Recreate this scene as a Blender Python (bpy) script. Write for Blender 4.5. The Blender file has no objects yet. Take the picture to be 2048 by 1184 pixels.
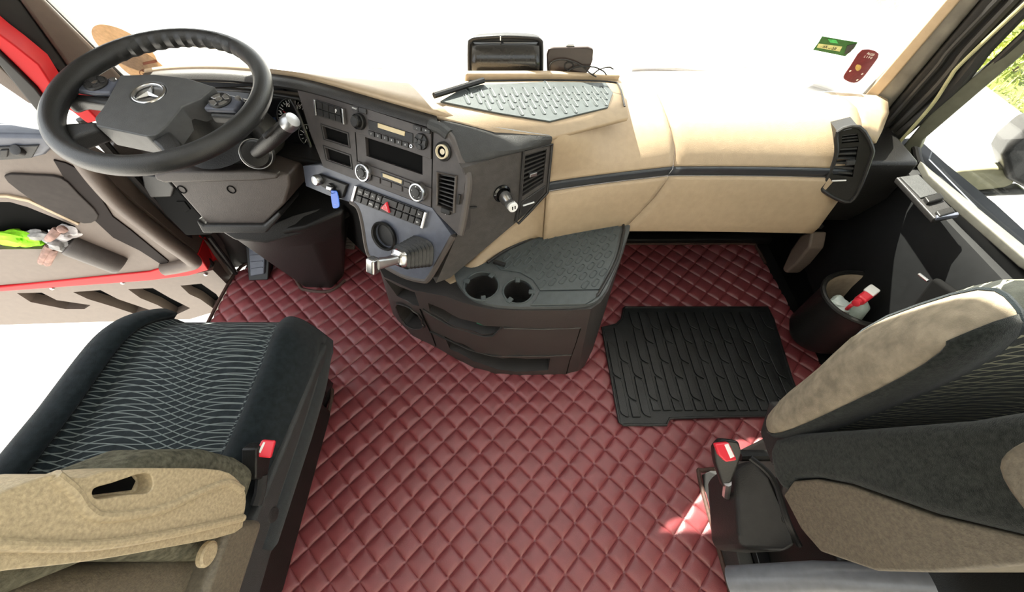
import bpy, bmesh, math, random
from mathutils import Vector as V, Matrix
random.seed(7)
scene = bpy.context.scene
COL = scene.collection
# ------------------------------------------------------------------ camera
FPX = 771.0; PITCH = math.radians(55.4); CX, CY = 1027.0, 592.0
CAM = V((0, 0, 1.2))
FW = V((0, math.cos(PITCH), -math.sin(PITCH))); UP = V((0, math.sin(PITCH), math.cos(PITCH)))
cd = bpy.data.cameras.new('camera'); cam = bpy.data.objects.new('camera', cd); COL.objects.link(cam)
cam.location = CAM; cam.rotation_euler = (math.radians(90) - PITCH, 0, 0)
cd.sensor_width = 36; cd.lens = FPX / 2048 * 36; cd.shift_x = -(CX - 1024) / 2048; cd.clip_start = .02; cd.clip_end = 500
scene.camera = cam
# ------------------------------------------------------------------ sky, sun, exposure
w = bpy.data.worlds.new('world'); scene.world = w; w.use_nodes = True
bg = w.node_tree.nodes['Background']; bg.inputs[0].default_value = (.93, .97, 1, 1); bg.inputs[1].default_value = 1.9
sd = bpy.data.lights.new('sun', 'SUN'); sd.energy = 26; sd.angle = math.radians(.6); sd.color = (1, .94, .82)
sun = bpy.data.objects.new('sun', sd); COL.objects.link(sun)
sun.rotation_euler = V((.34, -.55, -.66)).to_track_quat('-Z', 'Y').to_euler()
vs = scene.view_settings
vs.view_transform = 'Standard'; vs.look = 'None'; vs.exposure = 0.5; vs.gamma = 1; vs.use_curve_mapping = False

# ------------------------------------------------------------------ geometry helpers
def ray(u, v): return FW + V((1, 0, 0)) * ((u - CX) / FPX) + UP * ((CY - v) / FPX)
def Z(u, v, z): d = ray(u, v); return CAM + d * ((z - CAM.z) / d.z)
def Y(u, v, y): d = ray(u, v); return CAM + d * ((y - CAM.y) / d.y)
def X(u, v, x): d = ray(u, v); return CAM + d * ((x - CAM.x) / d.x)
def px(p):
    d = p - CAM; k = d.dot(FW)
    return (CX + FPX * d.x / k, CY - FPX * d.dot(UP) / k)
class Plane:
    """a real surface plane of the cab: point + outward normal"""
    def __init__(s, p, n): s.p = V(p); s.n = V(n).normalized()
    @classmethod
    def tri(c, a, b, d):
        n = (b - a).cross(d - a).normalized()
        if n.dot(CAM - a) < 0: n = -n
        return c(a, n)
    def at(s, u, v, o=0):
        d = ray(u, v); return CAM + d * (s.n.dot(s.p - CAM) / s.n.dot(d)) + s.n * o
    def off(s, o): return Plane(s.p + s.n * o, s.n)
def frame(n):
    n = V(n).normalized(); a = V((1, 0, 0)) if abs(n.x) < .8 else V((0, 1, 0))
    x = (a - n * a.dot(n)).normalized(); return x, n.cross(x), n
class MB:
    def __init__(s): s.v = []; s.f = []
    def add(s, vs, fs):
        o = len(s.v); s.v += [V(p) for p in vs]; s.f += [tuple(i + o for i in f) for f in fs]; return s
    def box(s, c, d, R=None):
        c = V(c); R = R or Matrix.Identity(3)
        p = [c + R @ V((d[0] / 2 * i, d[1] / 2 * j, d[2] / 2 * k)) for k in (-1, 1) for j in (-1, 1) for i in (-1, 1)]
        return s.add(p, [(0, 2, 3, 1), (4, 5, 7, 6), (0, 1, 5, 4), (2, 6, 7, 3), (0, 4, 6, 2), (1, 3, 7, 5)])
    def prism(s, pts, vec):
        pts = [V(p) for p in pts]; n = len(pts); vec = V(vec)
        nn = V((0, 0, 0))
        for i in range(n): nn += pts[i].cross(pts[(i + 1) % n])
        if nn.dot(vec) > 0: pts = pts[::-1]
        return s.add(pts + [p + vec for p in pts], [tuple(range(n)), tuple(range(2 * n - 1, n - 1, -1))] + [(i, i + n, (i + 1) % n + n, (i + 1) % n) for i in range(n)])
    def slab(s, pl, poly, o0, o1):
        return s.prism([pl.at(u, v, o0) for u, v in poly], pl.n * (o1 - o0))
    def loft(s, rings, cap=True, closed=True):
        n = len(rings[0]); o = [p for r in rings for p in r]; f = []
        for i in range(len(rings) - 1):
            for j in range(n if closed else n - 1):
                k = (j + 1) % n; f.append((i * n + j, i * n + k, (i + 1) * n + k, (i + 1) * n + j))
        if cap and closed: f += [tuple(range(n))[::-1], tuple(range((len(rings) - 1) * n, len(rings) * n))]
        return s.add(o, f)
    def tube(s, path, r, n=10, closed=False, ellip=None):
        path = [V(p) for p in path]; m = len(path); rings = []
        t0 = None; x = None
        for i, p in enumerate(path):
            a = path[(i - 1) % m] if closed or i else p; b = path[(i + 1) % m] if closed or i < m - 1 else p
            t = (b - a).normalized()
            if x is None: x = frame(t)[0]
            x = (x - t * x.dot(t)).normalized(); y = t.cross(x)
            ri = r[i] if isinstance(r, (list, tuple)) else r
            rings.append([p + (x * math.cos(q) + y * math.sin(q)) * ri for q in [2 * math.pi * k / n for k in range(n)]])
        if closed: rings.append(rings[0]); return s.loft(rings, cap=False)
        return s.loft(rings)
    def lathe(s, c, ax, prof, n=24, x=None):
        c = V(c); fx, fy, ax = frame(ax)
        return s.loft([[c + ax * h + (fx * math.cos(q) + fy * math.sin(q)) * r for q in [2 * math.pi * k / n for k in range(n)]] for r, h in prof])
    def mesh(s, name='m'):
        me = bpy.data.meshes.new(name); me.from_pydata([tuple(p) for p in s.v], [], s.f)
        bm = bmesh.new(); bm.from_mesh(me); bmesh.ops.recalc_face_normals(bm, faces=bm.faces); bm.to_mesh(me); bm.free()
        return me
def cut(mb, cutters):
    """subtract closed cutters from a closed builder, returns a mesh"""
    a = bpy.data.objects.new('a', mb.mesh() if isinstance(mb, MB) else mb); COL.objects.link(a); tmp = []
    for c in cutters:
        b = bpy.data.objects.new('b', c.mesh()); COL.objects.link(b); tmp.append(b)
        m = a.modifiers.new('x', 'BOOLEAN'); m.operation = 'DIFFERENCE'; m.object = b; m.solver = 'EXACT'
    dg = bpy.context.evaluated_depsgraph_get(); me = bpy.data.meshes.new_from_object(a.evaluated_get(dg))
    for b in tmp + [a]: bpy.data.objects.remove(b)
    return me
def wloc(o):
    l = V((0, 0, 0))
    while o: l += o.location; o = o.parent
    return l
def thing(name, label, cat, loc, group=None, kind=None):
    o = bpy.data.objects.new(name, None); COL.objects.link(o); o.location = loc; o.empty_display_size = .05
    o['label'] = label
    if kind: o['kind'] = kind
    else: o['category'] = cat
    if group: o['group'] = group
    return o
def obj(name, mb, mat, parent=None, label=None, cat=None, group=None, kind=None, bevel=0, seg=2, sub=0, solid=0, angle=35, flat=False):
    me = mb.mesh(name) if isinstance(mb, MB) else mb
    me.name = name
    o = bpy.data.objects.new(name, me); COL.objects.link(o)
    if parent: l = wloc(parent); o.parent = parent
    else:
        xs = [v.co for v in me.vertices]
        l = V(((min(p.x for p in xs) + max(p.x for p in xs)) / 2, (min(p.y for p in xs) + max(p.y for p in xs)) / 2, min(p.z for p in xs))); o.location = l
    me.transform(Matrix.Translation(-l))
    me.materials.clear(); me.materials.append(mat)
    if not flat:
        me.polygons.foreach_set('use_smooth', [True] * len(me.polygons)); me.set_sharp_from_angle(angle=math.radians(angle))
    if solid:                                   # sheets thicken away from the cabin side
        s_ = sum(p.normal.dot(CAM - (p.center + l)) * p.area for p in me.polygons)
        if s_ < 0: me.flip_normals()
        m = o.modifiers.new('solid', 'SOLIDIFY'); m.thickness = solid; m.offset = -1
    if bevel:
        m = o.modifiers.new('bevel', 'BEVEL'); m.width = bevel; m.segments = seg; m.limit_method = 'ANGLE'; m.angle_limit = math.radians(32); m.harden_normals = False
        me.set_sharp_from_angle(angle=math.radians(180))
        m = o.modifiers.new('wn', 'WEIGHTED_NORMAL'); m.keep_sharp = False
    if sub: m = o.modifiers.new('sub', 'SUBSURF'); m.levels = sub; m.render_levels = sub
    if label: o['label'] = label
    if cat: o['category'] = cat
    if group: o['group'] = group
    if kind: o['kind'] = kind
    return o
def text(s, size, org, xd, yd, mat, parent, name='lettering', ex=.0003):
    c = bpy.data.curves.new('t', 'FONT'); c.body = s; c.size = size; c.extrude = ex; c.align_x = 'CENTER'; c.align_y = 'CENTER'
    c.resolution_u = 3
    t = bpy.data.objects.new('t', c); COL.objects.link(t)
    me = bpy.data.meshes.new_from_object(t.evaluated_get(bpy.context.evaluated_depsgraph_get())); bpy.data.objects.remove(t)
    xd = V(xd).normalized(); yd = V(yd); z = xd.cross(yd).normalized(); yd = z.cross(xd)
    m = Matrix((xd, yd, z)).transposed().to_4x4(); m.translation = V(org); me.transform(m)
    return obj(name, me, mat, parent, flat=True)
def smooth(pts, n=6, closed=False):
    """Catmull-Rom through points"""
    P = [V(p) for p in pts]; m = len(P); out = []
    for i in range(m if closed else m - 1):
        a, b, c, d = (P[(i - 1) % m] if closed or i else P[0]), P[i], P[(i + 1) % m], (P[(i + 2) % m] if closed or i < m - 2 else P[-1])
        for k in range(n):
            t = k / n; out.append(.5 * (2 * b + (c - a) * t + (2 * a - 5 * b + 4 * c - d) * t * t + (3 * b - a - 3 * c + d) * t ** 3))
    if not closed: out.append(P[-1])
    return out
def sm2(pts, n=5, closed=True): return [(p.x, p.y) for p in smooth([V((a, b, 0)) for a, b in pts], n, closed)]
def lerp(a, b, t): return a + (b - a) * t
def quadpt(q, s, t):
    """bilinear point in a pixel quad TL,TR,BR,BL"""
    return tuple(lerp(lerp(q[0][k], q[1][k], s), lerp(q[3][k], q[2][k], s), t) for k in (0, 1))
def sub(q, s0, t0, s1, t1): return [quadpt(q, s0, t0), quadpt(q, s1, t0), quadpt(q, s1, t1), quadpt(q, s0, t1)]

# ------------------------------------------------------------------ materials
MATS = {}
def mat(name, col, rough=.5, metal=0, noise=.12, nscale=60, bump=0, bscale=400, spec=.5, coat=0, col2=None, sheen=0):
    m = bpy.data.materials.new(name); m.use_nodes = True; MATS[name] = m
    nt = m.node_tree; b = nt.nodes['Principled BSDF']; L = nt.links.new
    b.inputs['Roughness'].default_value = rough; b.inputs['Metallic'].default_value = metal
    b.inputs['Specular IOR Level'].default_value = spec; b.inputs['Coat Weight'].default_value = coat
    if sheen: b.inputs['Sheen Weight'].default_value = sheen; b.inputs['Sheen Roughness'].default_value = .5
    tc = nt.nodes.new('ShaderNodeTexCoord'); n = nt.nodes.new('ShaderNodeTexNoise'); n.inputs['Scale'].default_value = nscale; n.inputs['Detail'].default_value = 5
    L(tc.outputs['Object'], n.inputs['Vector'])
    r = nt.nodes.new('ShaderNodeValToRGB'); r.color_ramp.elements[0].position = .3; r.color_ramp.elements[1].position = .7
    c2 = col2 or tuple(min(1, c * (1 + noise)) for c in col); c1 = col if col2 else tuple(c * (1 - noise) for c in col)
    r.color_ramp.elements[0].color = (*c1, 1); r.color_ramp.elements[1].color = (*c2, 1)
    L(n.outputs['Fac'], r.inputs['Fac']); L(r.outputs['Color'], b.inputs['Base Color'])
    if bump:
        n2 = nt.nodes.new('ShaderNodeTexNoise'); n2.inputs['Scale'].default_value = bscale; n2.inputs['Detail'].default_value = 3
        L(tc.outputs['Object'], n2.inputs['Vector'])
        bp = nt.nodes.new('ShaderNodeBump'); bp.inputs['Strength'].default_value = bump; bp.inputs['Distance'].default_value = .002
        L(n2.outputs['Fac'], bp.inputs['Height']); L(bp.outputs['Normal'], b.inputs['Normal'])
    return m
def emit(name, col, s):
    m = mat(name, col, .3); b = m.node_tree.nodes['Principled BSDF']; b.inputs['Emission Color'].default_value = (*col, 1); b.inputs['Emission Strength'].default_value = s; return m
def glass(name, tint, refl=.05, haze=0):
    m = bpy.data.materials.new(name); m.use_nodes = True; nt = m.node_tree; nt.nodes.remove(nt.nodes['Principled BSDF'])
    out = nt.nodes['Material Output']; t = nt.nodes.new('ShaderNodeBsdfTransparent'); t.inputs[0].default_value = (*tint, 1)
    g = nt.nodes.new('ShaderNodeBsdfGlossy'); g.inputs['Roughness'].default_value = .02
    lw = nt.nodes.new('ShaderNodeFresnel'); lw.inputs['IOR'].default_value = 1.3
    mx = nt.nodes.new('ShaderNodeMixShader'); nt.links.new(lw.outputs[0], mx.inputs[0]); nt.links.new(t.outputs[0], mx.inputs[1]); nt.links.new(g.outputs[0], mx.inputs[2])
    last = mx
    if haze:   # thin film of dust on the pane
        d = nt.nodes.new('ShaderNodeBsdfTranslucent'); d.inputs[0].default_value = (.95, .95, .95, 1)
        m2 = nt.nodes.new('ShaderNodeMixShader'); m2.inputs[0].default_value = haze
        nt.links.new(mx.outputs[0], m2.inputs[1]); nt.links.new(d.outputs[0], m2.inputs[2]); last = m2
    nt.links.new(last.outputs[0], out.inputs[0]); return m

BLACK = mat('black_plastic', (.010, .0095, .009), .42, bump=.25, spec=.35)
DARK = mat('dark_grey_plastic', (.022, .021, .0205), .45, bump=.3, spec=.4)
SOFT = mat('soft_grain_plastic', (.035, .036, .036), .55, bump=.5, bscale=700, spec=.4)
FASC = mat('fascia_brown_grey', (.052, .045, .043), .45, bump=.2, bscale=900, spec=.4)
BLUEG = mat('satin_blue_grey', (.08, .088, .115), .38, bump=.1)
VOID = mat('deep_black', (.003, .003, .003), .8, spec=.08)
GLOSS = mat('gloss_black', (.008, .008, .009), .08)
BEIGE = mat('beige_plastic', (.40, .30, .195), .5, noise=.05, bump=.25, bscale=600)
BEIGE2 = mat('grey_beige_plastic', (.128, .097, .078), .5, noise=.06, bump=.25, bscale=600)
TAUPE = mat('taupe_plastic', (.065, .054, .048), .5, noise=.07, bump=.25)
CHROME = mat('brushed_chrome', (.55, .55, .55), .22, 1, noise=.03)
STEEL = mat('dull_steel', (.42, .42, .42), .35, 1, noise=.1)
RUBBER = mat('black_rubber', (.011, .012, .0125), .38, noise=.4, nscale=14, bump=.2, spec=.5)
RUBBER2 = mat('grey_green_rubber', (.05, .06, .061), .55, noise=.15, bump=.2)
RED = mat('red_paint', (.55, .012, .016), .45, noise=.03, spec=.25)
REDP = mat('red_plastic', (.70, .03, .05), .3, noise=.05)
SEAL = mat('black_seal', (.012, .011, .010), .5)
LEATHER = mat('burgundy_leather', (.18, .036, .041), .36, noise=.1, nscale=25, bump=.3, bscale=900, col2=(.225, .048, .054), spec=.75)
PIPING = mat('brown_binding', (.06, .03, .022), .7, noise=.3, nscale=200)
VELOURT = mat('tan_dusty_velour', (.24, .20, .145), .95, noise=.25, nscale=60, bump=.5, bscale=900, spec=.1)
VELOURH = mat('lit_dusty_velour', (.10, .095, .068), .95, noise=.45, nscale=120, bump=.8, bscale=300, spec=.1)  # dusty velour, with the light on the backrest edge put into its colour
VELOUR = mat('dark_velour', (.011, .0155, .018), .9, noise=.35, nscale=90, bump=.6, bscale=1200, sheen=.12, spec=.1)
VELOURD = mat('dusty_velour', (.017, .019, .016), .95, noise=.6, nscale=220, bump=.6, bscale=1000, sheen=.12, spec=.1)
SHELL = mat('seat_shell_plastic', (.12, .10, .07), .55, noise=.25, nscale=220, bump=.35, bscale=500)
ARMP = mat('armrest_plastic', (.40, .32, .20), .5, noise=.22, nscale=260, bump=.35, bscale=600)
WHITE = mat('white_plastic', (.78, .78, .76), .35, noise=.03)
INK = mat('white_print', (.7, .7, .7), .5, noise=.02)
BLUE = mat('blue_tag', (.02, .13, .62), .3, noise=.05)
LCD = mat('amber_lcd', (.52, .42, .24), .3, noise=.04)
KHAKI = mat('khaki_cardboard', (.55, .38, .20), .6, noise=.1)
GREENT = mat('hi_vis_green', (.32, .85, .02), .7, noise=.15, nscale=120)
GREYT = mat('grey_cloth', (.32, .31, .30), .9, noise=.3, nscale=80)
PINKT = mat('glove_brown', (.30, .19, .16), .9, noise=.35, nscale=60)
GLASS = glass('clear_glass', (.97, .985, .98))
GLASSW = glass('windscreen_glass', (.96, .975, .97), haze=.05)
# ================================================================== SETTING
# ground outside
CONC = mat('pale_concrete', (.5, .49, .47), .9, noise=.08, nscale=.6)
GRASSG = mat('grass_soil', (.13, .17, .03), .95, noise=.4, nscale=3)
obj('ground', MB().add([(-40, -30, -1.15), (5.6, -30, -1.15), (5.6, 40, -1.15), (-40, 40, -1.15)], [(0, 1, 2, 3)]), CONC, label='sunlit pale concrete yard outside the cab', kind='structure', flat=True)
obj('verge', MB().add([(5.6, -30, -1.15), (40, -30, -1.15), (40, 40, -1.15), (5.6, 40, -1.15)], [(0, 1, 2, 3)]), GRASSG, label='green verge beyond the concrete yard', kind='structure', flat=True)
# cab floor + firewall
obj('floor', MB().box((0, .30, -.02), (2.14, 1.66, .036)), BLACK, label='black cab floor pan under the quilted mat', kind='structure')
obj('wall_front', MB().box((.04, 1.14, .20), (2.10, .03, .42)), VOID, label='dark bulkhead below the dashboard', kind='structure')
obj('baseboard_front', MB().box((.62, 1.105, .018), (.95, .04, .03)), BLACK, label='black ledge along the bulkhead foot', kind='structure', bevel=.006)
# quilted mat (real relief)
def quilt():
    d = .0737; th = math.radians(1.7); o = V((.0931, .0102)); e1 = V((math.cos(th), math.sin(th))); e2 = V((-e1.y, e1.x))
    a = (e1 + e2) * (d / 2); b = (e1 - e2) * (d / 2)          # the two seam directions
    n = 7; mb = MB(); ids = {}
    fx = lambda t: t
    prof = [0, .045, .12, .3, .5, .7, .88, .955]
    def vid(ci, cj, i, j):
        if i == len(prof): ci, i = ci + 1, 0
        if j == len(prof): cj, j = cj + 1, 0
        k = (ci, cj, i, j)
        if k not in ids:
            s = prof[i]; t = prof[j]; p = o + a * (ci + s) + b * (cj + t)
            ds = min(s, 1 - s); dt = min(t, 1 - t); m = min(ds, dt)
            h = .0052 * (1 - (1 - min(1, m / .17)) ** 2.2) + .0018 * min(1, m / .5)
            h += .0008 * math.sin(p.x * 31 + p.y * 17) * min(1, m / .2)
            ids[k] = len(mb.v); mb.v.append(V((p.x, p.y, .001 + h)))
        return ids[k]
    for ci in range(-32, 33):
        for cj in range(-32, 33):
            c = o + a * (ci + .5) + b * (cj + .5)
            if -1.12 < c.x < 1.1 and -.2 < c.y < 1.14:
                m = len(prof)
                for i in range(m):
                    for j in range(m): mb.f.append((vid(ci, cj, i, j), vid(ci, cj, i, j + 1), vid(ci, cj, i + 1, j + 1), vid(ci, cj, i + 1, j)))
    me = mb.mesh(); bm = bmesh.new(); bm.from_mesh(me)
    # trim to the cut outline of the mat
    for p, q in [((-.96, 1.05), (-1.09, .93)), ((-1.09, .93), (-1.09, -.15)), ((1.0, 1.088), (-.96, 1.088)), ((1.005, 1.02), (1.0, 1.088)), ((1.055, -.15), (1.03, .6)), ((1.03, .6), (1.005, 1.02)), ((-1.09, -.14), (1.055, -.14))]:
        e = V((q[0] - p[0], q[1] - p[1], 0)); nn = V((e.y, -e.x, 0)).normalized()
        bmesh.ops.bisect_plane(bm, geom=bm.verts[:] + bm.edges[:] + bm.faces[:], plane_co=(p[0], p[1], 0), plane_no=nn, clear_outer=True)
    bm.to_mesh(me); bm.free(); return me
MAT = thing('quilted_floor_mat', 'burgundy diamond quilted leather mat covering the cab floor', 'floor mat', (0, .4, 0))
obj('quilted_sheet', quilt(), LEATHER, MAT, angle=60)
def binding(pts): return MB().tube(smooth(pts, 6), .006, 8)
obj('edge_binding', binding([(-.96, 1.05, .008), (-1.0, 1.0, .008), (-1.09, .93, .008), (-1.09, .5, .008)]), PIPING, MAT)
obj('edge_binding', binding([(-.578, -.13, .008), (-.574, .03, .008), (-.574, .25, .008), (-.578, .43, .008), (-.60, .462, .008), (-.66, .47, .008)]), PIPING, MAT)
obj('edge_binding', binding([(.535, -.13, .008), (.53, .05, .008), (.527, .2, .008), (.545, .216, .008), (.62, .22, .008)]), PIPING, MAT)
obj('edge_binding', binding([(.3, 1.086, .008), (.7, 1.086, .008), (.97, 1.086, .008), (1.0, 1.06, .008), (1.005, .98, .008)]), PIPING, MAT)
obj('edge_binding', binding([Z(575, 520, .008), Z(597, 568, .008), Z(612, 580, .008), Z(660, 582, .008), Z(690, 560, .008)]), PIPING, MAT)

# windscreen
WSP = Plane((0, 1.12, .62), (0, -.975, -.22))
def wsx(x, z): return V((x, 1.12 - (z - .62) * .2256, z))
WS = thing('window_1', 'wide clear windscreen above the dashboard', None, (0, 1.12, .6), kind='structure')
obj('pane', MB().prism([wsx(-1.10, .60), wsx(1.06, .60), wsx(1.03, 1.78), wsx(-1.07, 1.78)], (0, .005, 0)), GLASSW, WS, flat=True)
obj('glass_seal', MB().tube([wsx(-1.088, .60), wsx(-1.06, 1.78)], .006, 8), SEAL, WS)
obj('glass_seal', MB().tube([wsx(1.045, .60), wsx(1.02, 1.78)], .006, 8), SEAL, WS)
# roof with an opening for the added hatch, and header
HL = mat('pale_headlining', (.55, .52, .47), .8, noise=.05)
obj('ceiling', cut(MB().prism([(-1.1, -1.2, 1.86), (1.1, -1.2, 1.86), (1.1, .9, 1.86), (-1.1, .9, 1.86)], (0, 0, .04)), [MB().box((0, -.15, 1.88), (1.1, 1.0, .2))]), HL, label='pale headlining above the seats', kind='structure')
obj('trim_4', MB().box((0, .85, 1.86), (2.1, .06, .10)), BEIGE2, label='header trim above the windscreen', kind='structure', bevel=.01)

RH = thing('added_hatch', 'added unseen roof hatch lighting the floor from above', None, (0, -.15, 1.86), kind='structure')  # hatch added to bring skylight down onto floor and armrest
obj('hatch_pane', MB().box((0, -.15, 1.905), (1.1, 1.0, .005)), GLASS, RH, flat=True)
obj('wall_back', MB().box((0, -1.2, .9), (2.2, .04, 2.0)), HL, label='pale rear wall behind the seats', kind='structure')
obj('wall_right', MB().prism([V((1.09, y, z)) for y, z in [(-1.2, 0), (-.25, 0), (-.25, 1.88), (-1.2, 1.88)]], (.03, 0, 0)), HL, label='pale side wall behind the passenger door', kind='structure')
obj('wall_left', MB().prism([V((-1.12, y, z)) for y, z in [(-1.2, 0), (-.25, 0), (-.25, 1.88), (-1.2, 1.88)]], (.03, 0, 0)), HL, label='pale side wall behind the open driver door', kind='structure')
obj('trim_3', MB().prism([V((-1.13, .96, 0)), V((-1.04, .985, 0)), V((-.96, 1.06, 0)), V((-.96, 1.14, 0)), V((-1.13, 1.14, 0))], (0, 0, .60)), SEAL, label='black footwell corner left of the pedals', kind='structure')
# ------------------------------------------------------------------ left pillar (door stands open)
PL = Plane((-1.085, .95, .4), (.72, -.69, 0))
T1 = thing('trim_1', 'beige and black pillar trim left of the windscreen', None, (-1.085, .95, 0), kind='structure')
def part(root, name, pl, poly, o0, o1, m, bevel=.004, **k): return obj(name, MB().slab(pl, poly, o0, o1), m, root, bevel=bevel, **k)
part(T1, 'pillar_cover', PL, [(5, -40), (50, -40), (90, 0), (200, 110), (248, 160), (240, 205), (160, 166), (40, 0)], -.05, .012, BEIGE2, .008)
part(T1, 'pillar_seal', PL, [(-90, -45), (5, -40), (40, 0), (160, 166), (240, 205), (262, 245), (240, 262), (125, 152), (5, 42)], -.06, .006, SEAL, .006)
part(T1, 'pillar_strip', PL, [(-60, -20), (5, 42), (125, 152), (115, 160), (-3, 56), (-60, 2)], -.03, .010, BEIGE2, .003)
part(T1, 'pillar_dark_seal', PL, [(-60, 2), (-3, 56), (115, 160), (175, 215), (158, 228), (100, 182), (78, 130), (-10, 72), (-60, 25)], -.05, .004, SEAL, .003)  # black strip between the beige strip and the red frame
obj('door_seal', MB().tube([PL.at(160, 232, .016), PL.at(230, 312, .02), PL.at(330, 420, .02), PL.at(430, 540, .015), PL.at(462, 572, .01)], .013, 10), SEAL, T1)
part(T1, 'pillar_foot', PL, [(255, 240), (300, 250), (430, 440), (480, 560), (462, 575), (395, 500), (300, 392), (225, 300)], -.05, -.01, TAUPE, .004)
obj('pillar_upper', MB().prism([V((-1.035, .99, .97)), V((-1.13, .99, .97)), V((-1.15, .86, .97)), V((-1.10, .84, .97))], (.05, -.14, .89)), BEIGE2, T1)
# red front edge of the body seen through the open door gap
part(T1, 'red_sill_edge', PL, [(372, 470), (400, 470), (452, 540), (458, 560), (440, 556), (400, 515)], -.02, .006, RED, .003, label='red painted body edge')
part(T1, 'sill_strip', PL, [(402, 472), (415, 482), (462, 545), (458, 556), (448, 540)], -.01, .012, BEIGE2, .002)
obj('sill_seal', MB().tube(smooth([PL.at(415, 470, .012), PL.at(470, 545, .014), PL.at(466, 562, .014), PL.at(448, 562, .014)], 5), .008, 8), SEAL, T1)

# ------------------------------------------------------------------ open driver's door
DP = Plane((-1.15, .86, .1), (.17, -.985, 0))
D1 = thing('door_1', 'open driver door with beige trim, red edge and step-side pockets', None, (-1.3, .84, -.3), kind='structure')
dp = lambda name, poly, o0, o1, m, bevel=.004, **k: part(D1, name, DP, poly, o0, o1, m, bevel, **k)
body = MB().slab(DP, [(-260, 282), (110, 286), (135, 305), (200, 345), (395, 505), (392, 532), (330, 545), (-260, 590)], -.07, 0)
pock = MB().slab(DP, [(-240, 402), (20, 404), (55, 414), (150, 452), (165, 470), (120, 498), (-240, 500)], -.055, .03)
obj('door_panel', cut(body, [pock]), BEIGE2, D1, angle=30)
dp('pocket_lining', [(-240, 402), (20, 404), (55, 414), (150, 452), (165, 470), (120, 498), (-240, 500)], -.06, -.05, VOID, 0)
dp('recess_strip', [(107, 318), (132, 324), (171, 343), (194, 380), (227, 432), (263, 459), (338, 521), (331, 533), (280, 500), (227, 474), (184, 434), (145, 382)], -.01, .004, mat('dark_brown_plastic', (.010, .0055, .005), .6, spec=.15), .002)
obj('rounded_edge', MB().tube(smooth([DP.at(165, 318, .0), DP.at(205, 360, .012), DP.at(250, 405, .016), DP.at(330, 468, .018), DP.at(375, 502, .016), DP.at(388, 520, .01), DP.at(360, 530, .006), DP.at(330, 536, .004)], 6), .024, 12), BEIGE2, D1)
dp('trim_pad', sm2([(10, 349), (70, 347), (125, 353), (160, 385), (199, 428), (171, 444), (110, 420), (59, 392)], 3), -.01, .008, mat('pad_taupe', (.042, .035, .032), .7, spec=.2), .003)
dp('crease', [(-260, 385), (15, 388), (60, 397), (160, 445), (158, 449), (58, 402), (15, 393), (-260, 390)], -.01, .006, BEIGE, .002)
# cylindrical grab box at the end of the pocket
gb = MB(); a0, a1 = DP.at(140, 484, .005), DP.at(245, 526, .005); ax = (a1 - a0)
xx = DP.n; yy = ax.normalized().cross(xx)
gb.loft([[a0 + ax * t + (xx * math.cos(q) * 1.1 + yy * math.sin(q)) * r for q in [2 * math.pi * k / 18 for k in range(18)]] for t, r in [(0, .02), (0, .034), (.05, .037), (.93, .037), (1, .033), (1.02, .02)]])
obj('pocket_end_box', gb, TAUPE, D1)
dp('red_edge', [(-260, 594), (0, 572), (300, 541), (372, 520), (398, 505), (418, 538), (380, 549), (300, 559), (0, 581), (-260, 604)], -.08, .006, RED, .004)
lower = MB().slab(DP, [(-260, 606), (0, 583), (300, 561), (380, 551), (425, 542), (455, 572), (446, 620), (380, 640), (-260, 660)], -.06, -.004)
pk = [[(32, 588), (82, 587), (112, 602), (180, 612), (168, 620), (130, 620), (60, 606)], [(145, 586), (200, 582), (235, 600), (300, 622), (270, 630), (225, 615), (175, 600)],
      [(255, 580), (305, 578), (340, 598), (380, 618), (350, 632), (315, 612), (280, 598)], [(360, 573), (402, 569), (432, 590), (446, 610), (425, 618), (400, 600), (378, 590)]]
cm = cut(lower, [MB().slab(DP, p, -.045, .02) for p in pk])
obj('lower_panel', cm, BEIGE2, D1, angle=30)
for p in pk: dp('step_pocket', p, -.05, -.043, VOID, 0)
for u, v in [(104, 577), (245, 566), (411, 549)]:
    obj('screw', MB().lathe(DP.at(u, v), DP.n, [(.006, -.004), (.006, .002), (.004, .004), (0.0005, .003)], 12), CHROME, D1)
dp('sill_ledge', [(-260, 255), (100, 262), (112, 286), (95, 303), (70, 309), (-260, 322)], -.05, .02, BLUEG, .01)
dp('switch_plate', [(-40, 284), (88, 279), (74, 304), (-40, 312)], .015, .026, DARK, .002)
obj('mirror_knob', MB().lathe(DP.at(48, 288, .026), DP.n + V((0, 0, 1)), [(.014, -.004), (.012, .007), (.006, .009), (.001, .009)], 20), DARK, D1)
for i in range(3): dp('window_switch', [(-30 + i * 22, 288 - i), (-14 + i * 22, 287 - i), (-16 + i * 22, 302 - i), (-32 + i * 22, 303 - i)], .024, .031, BLACK, .002)
# window frame of the open door: red outside, dark seal inside
PD = Plane(DP.at(110, 240), (.3, -.95, 0))
part(D1, 'window_frame', PD, [(-80, 0), (0, 66), (30, 88), (80, 128), (108, 172), (165, 203), (200, 240), (176, 246), (145, 222), (92, 196), (75, 172), (35, 132), (0, 98), (-80, 30)], -.05, .004, RED, .004, label='red painted window frame')
part(D1, 'frame_seal', PD, [(-80, 30), (0, 98), (35, 132), (75, 172), (100, 205), (104, 240), (88, 232), (0, 122), (-80, 52)], -.04, .012, SEAL, .004)
part(D1, 'frame_lining', PD, [(-80, 62), (0, 128), (84, 208), (60, 206), (0, 165), (-80, 110)], -.03, .006, BEIGE2, .004)
obj('door_pane', MB().slab(PD, [(-260, 60), (0, 160), (70, 208), (95, 262), (-260, 262)], -.03, -.026), GLASS, D1, flat=True)

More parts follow.
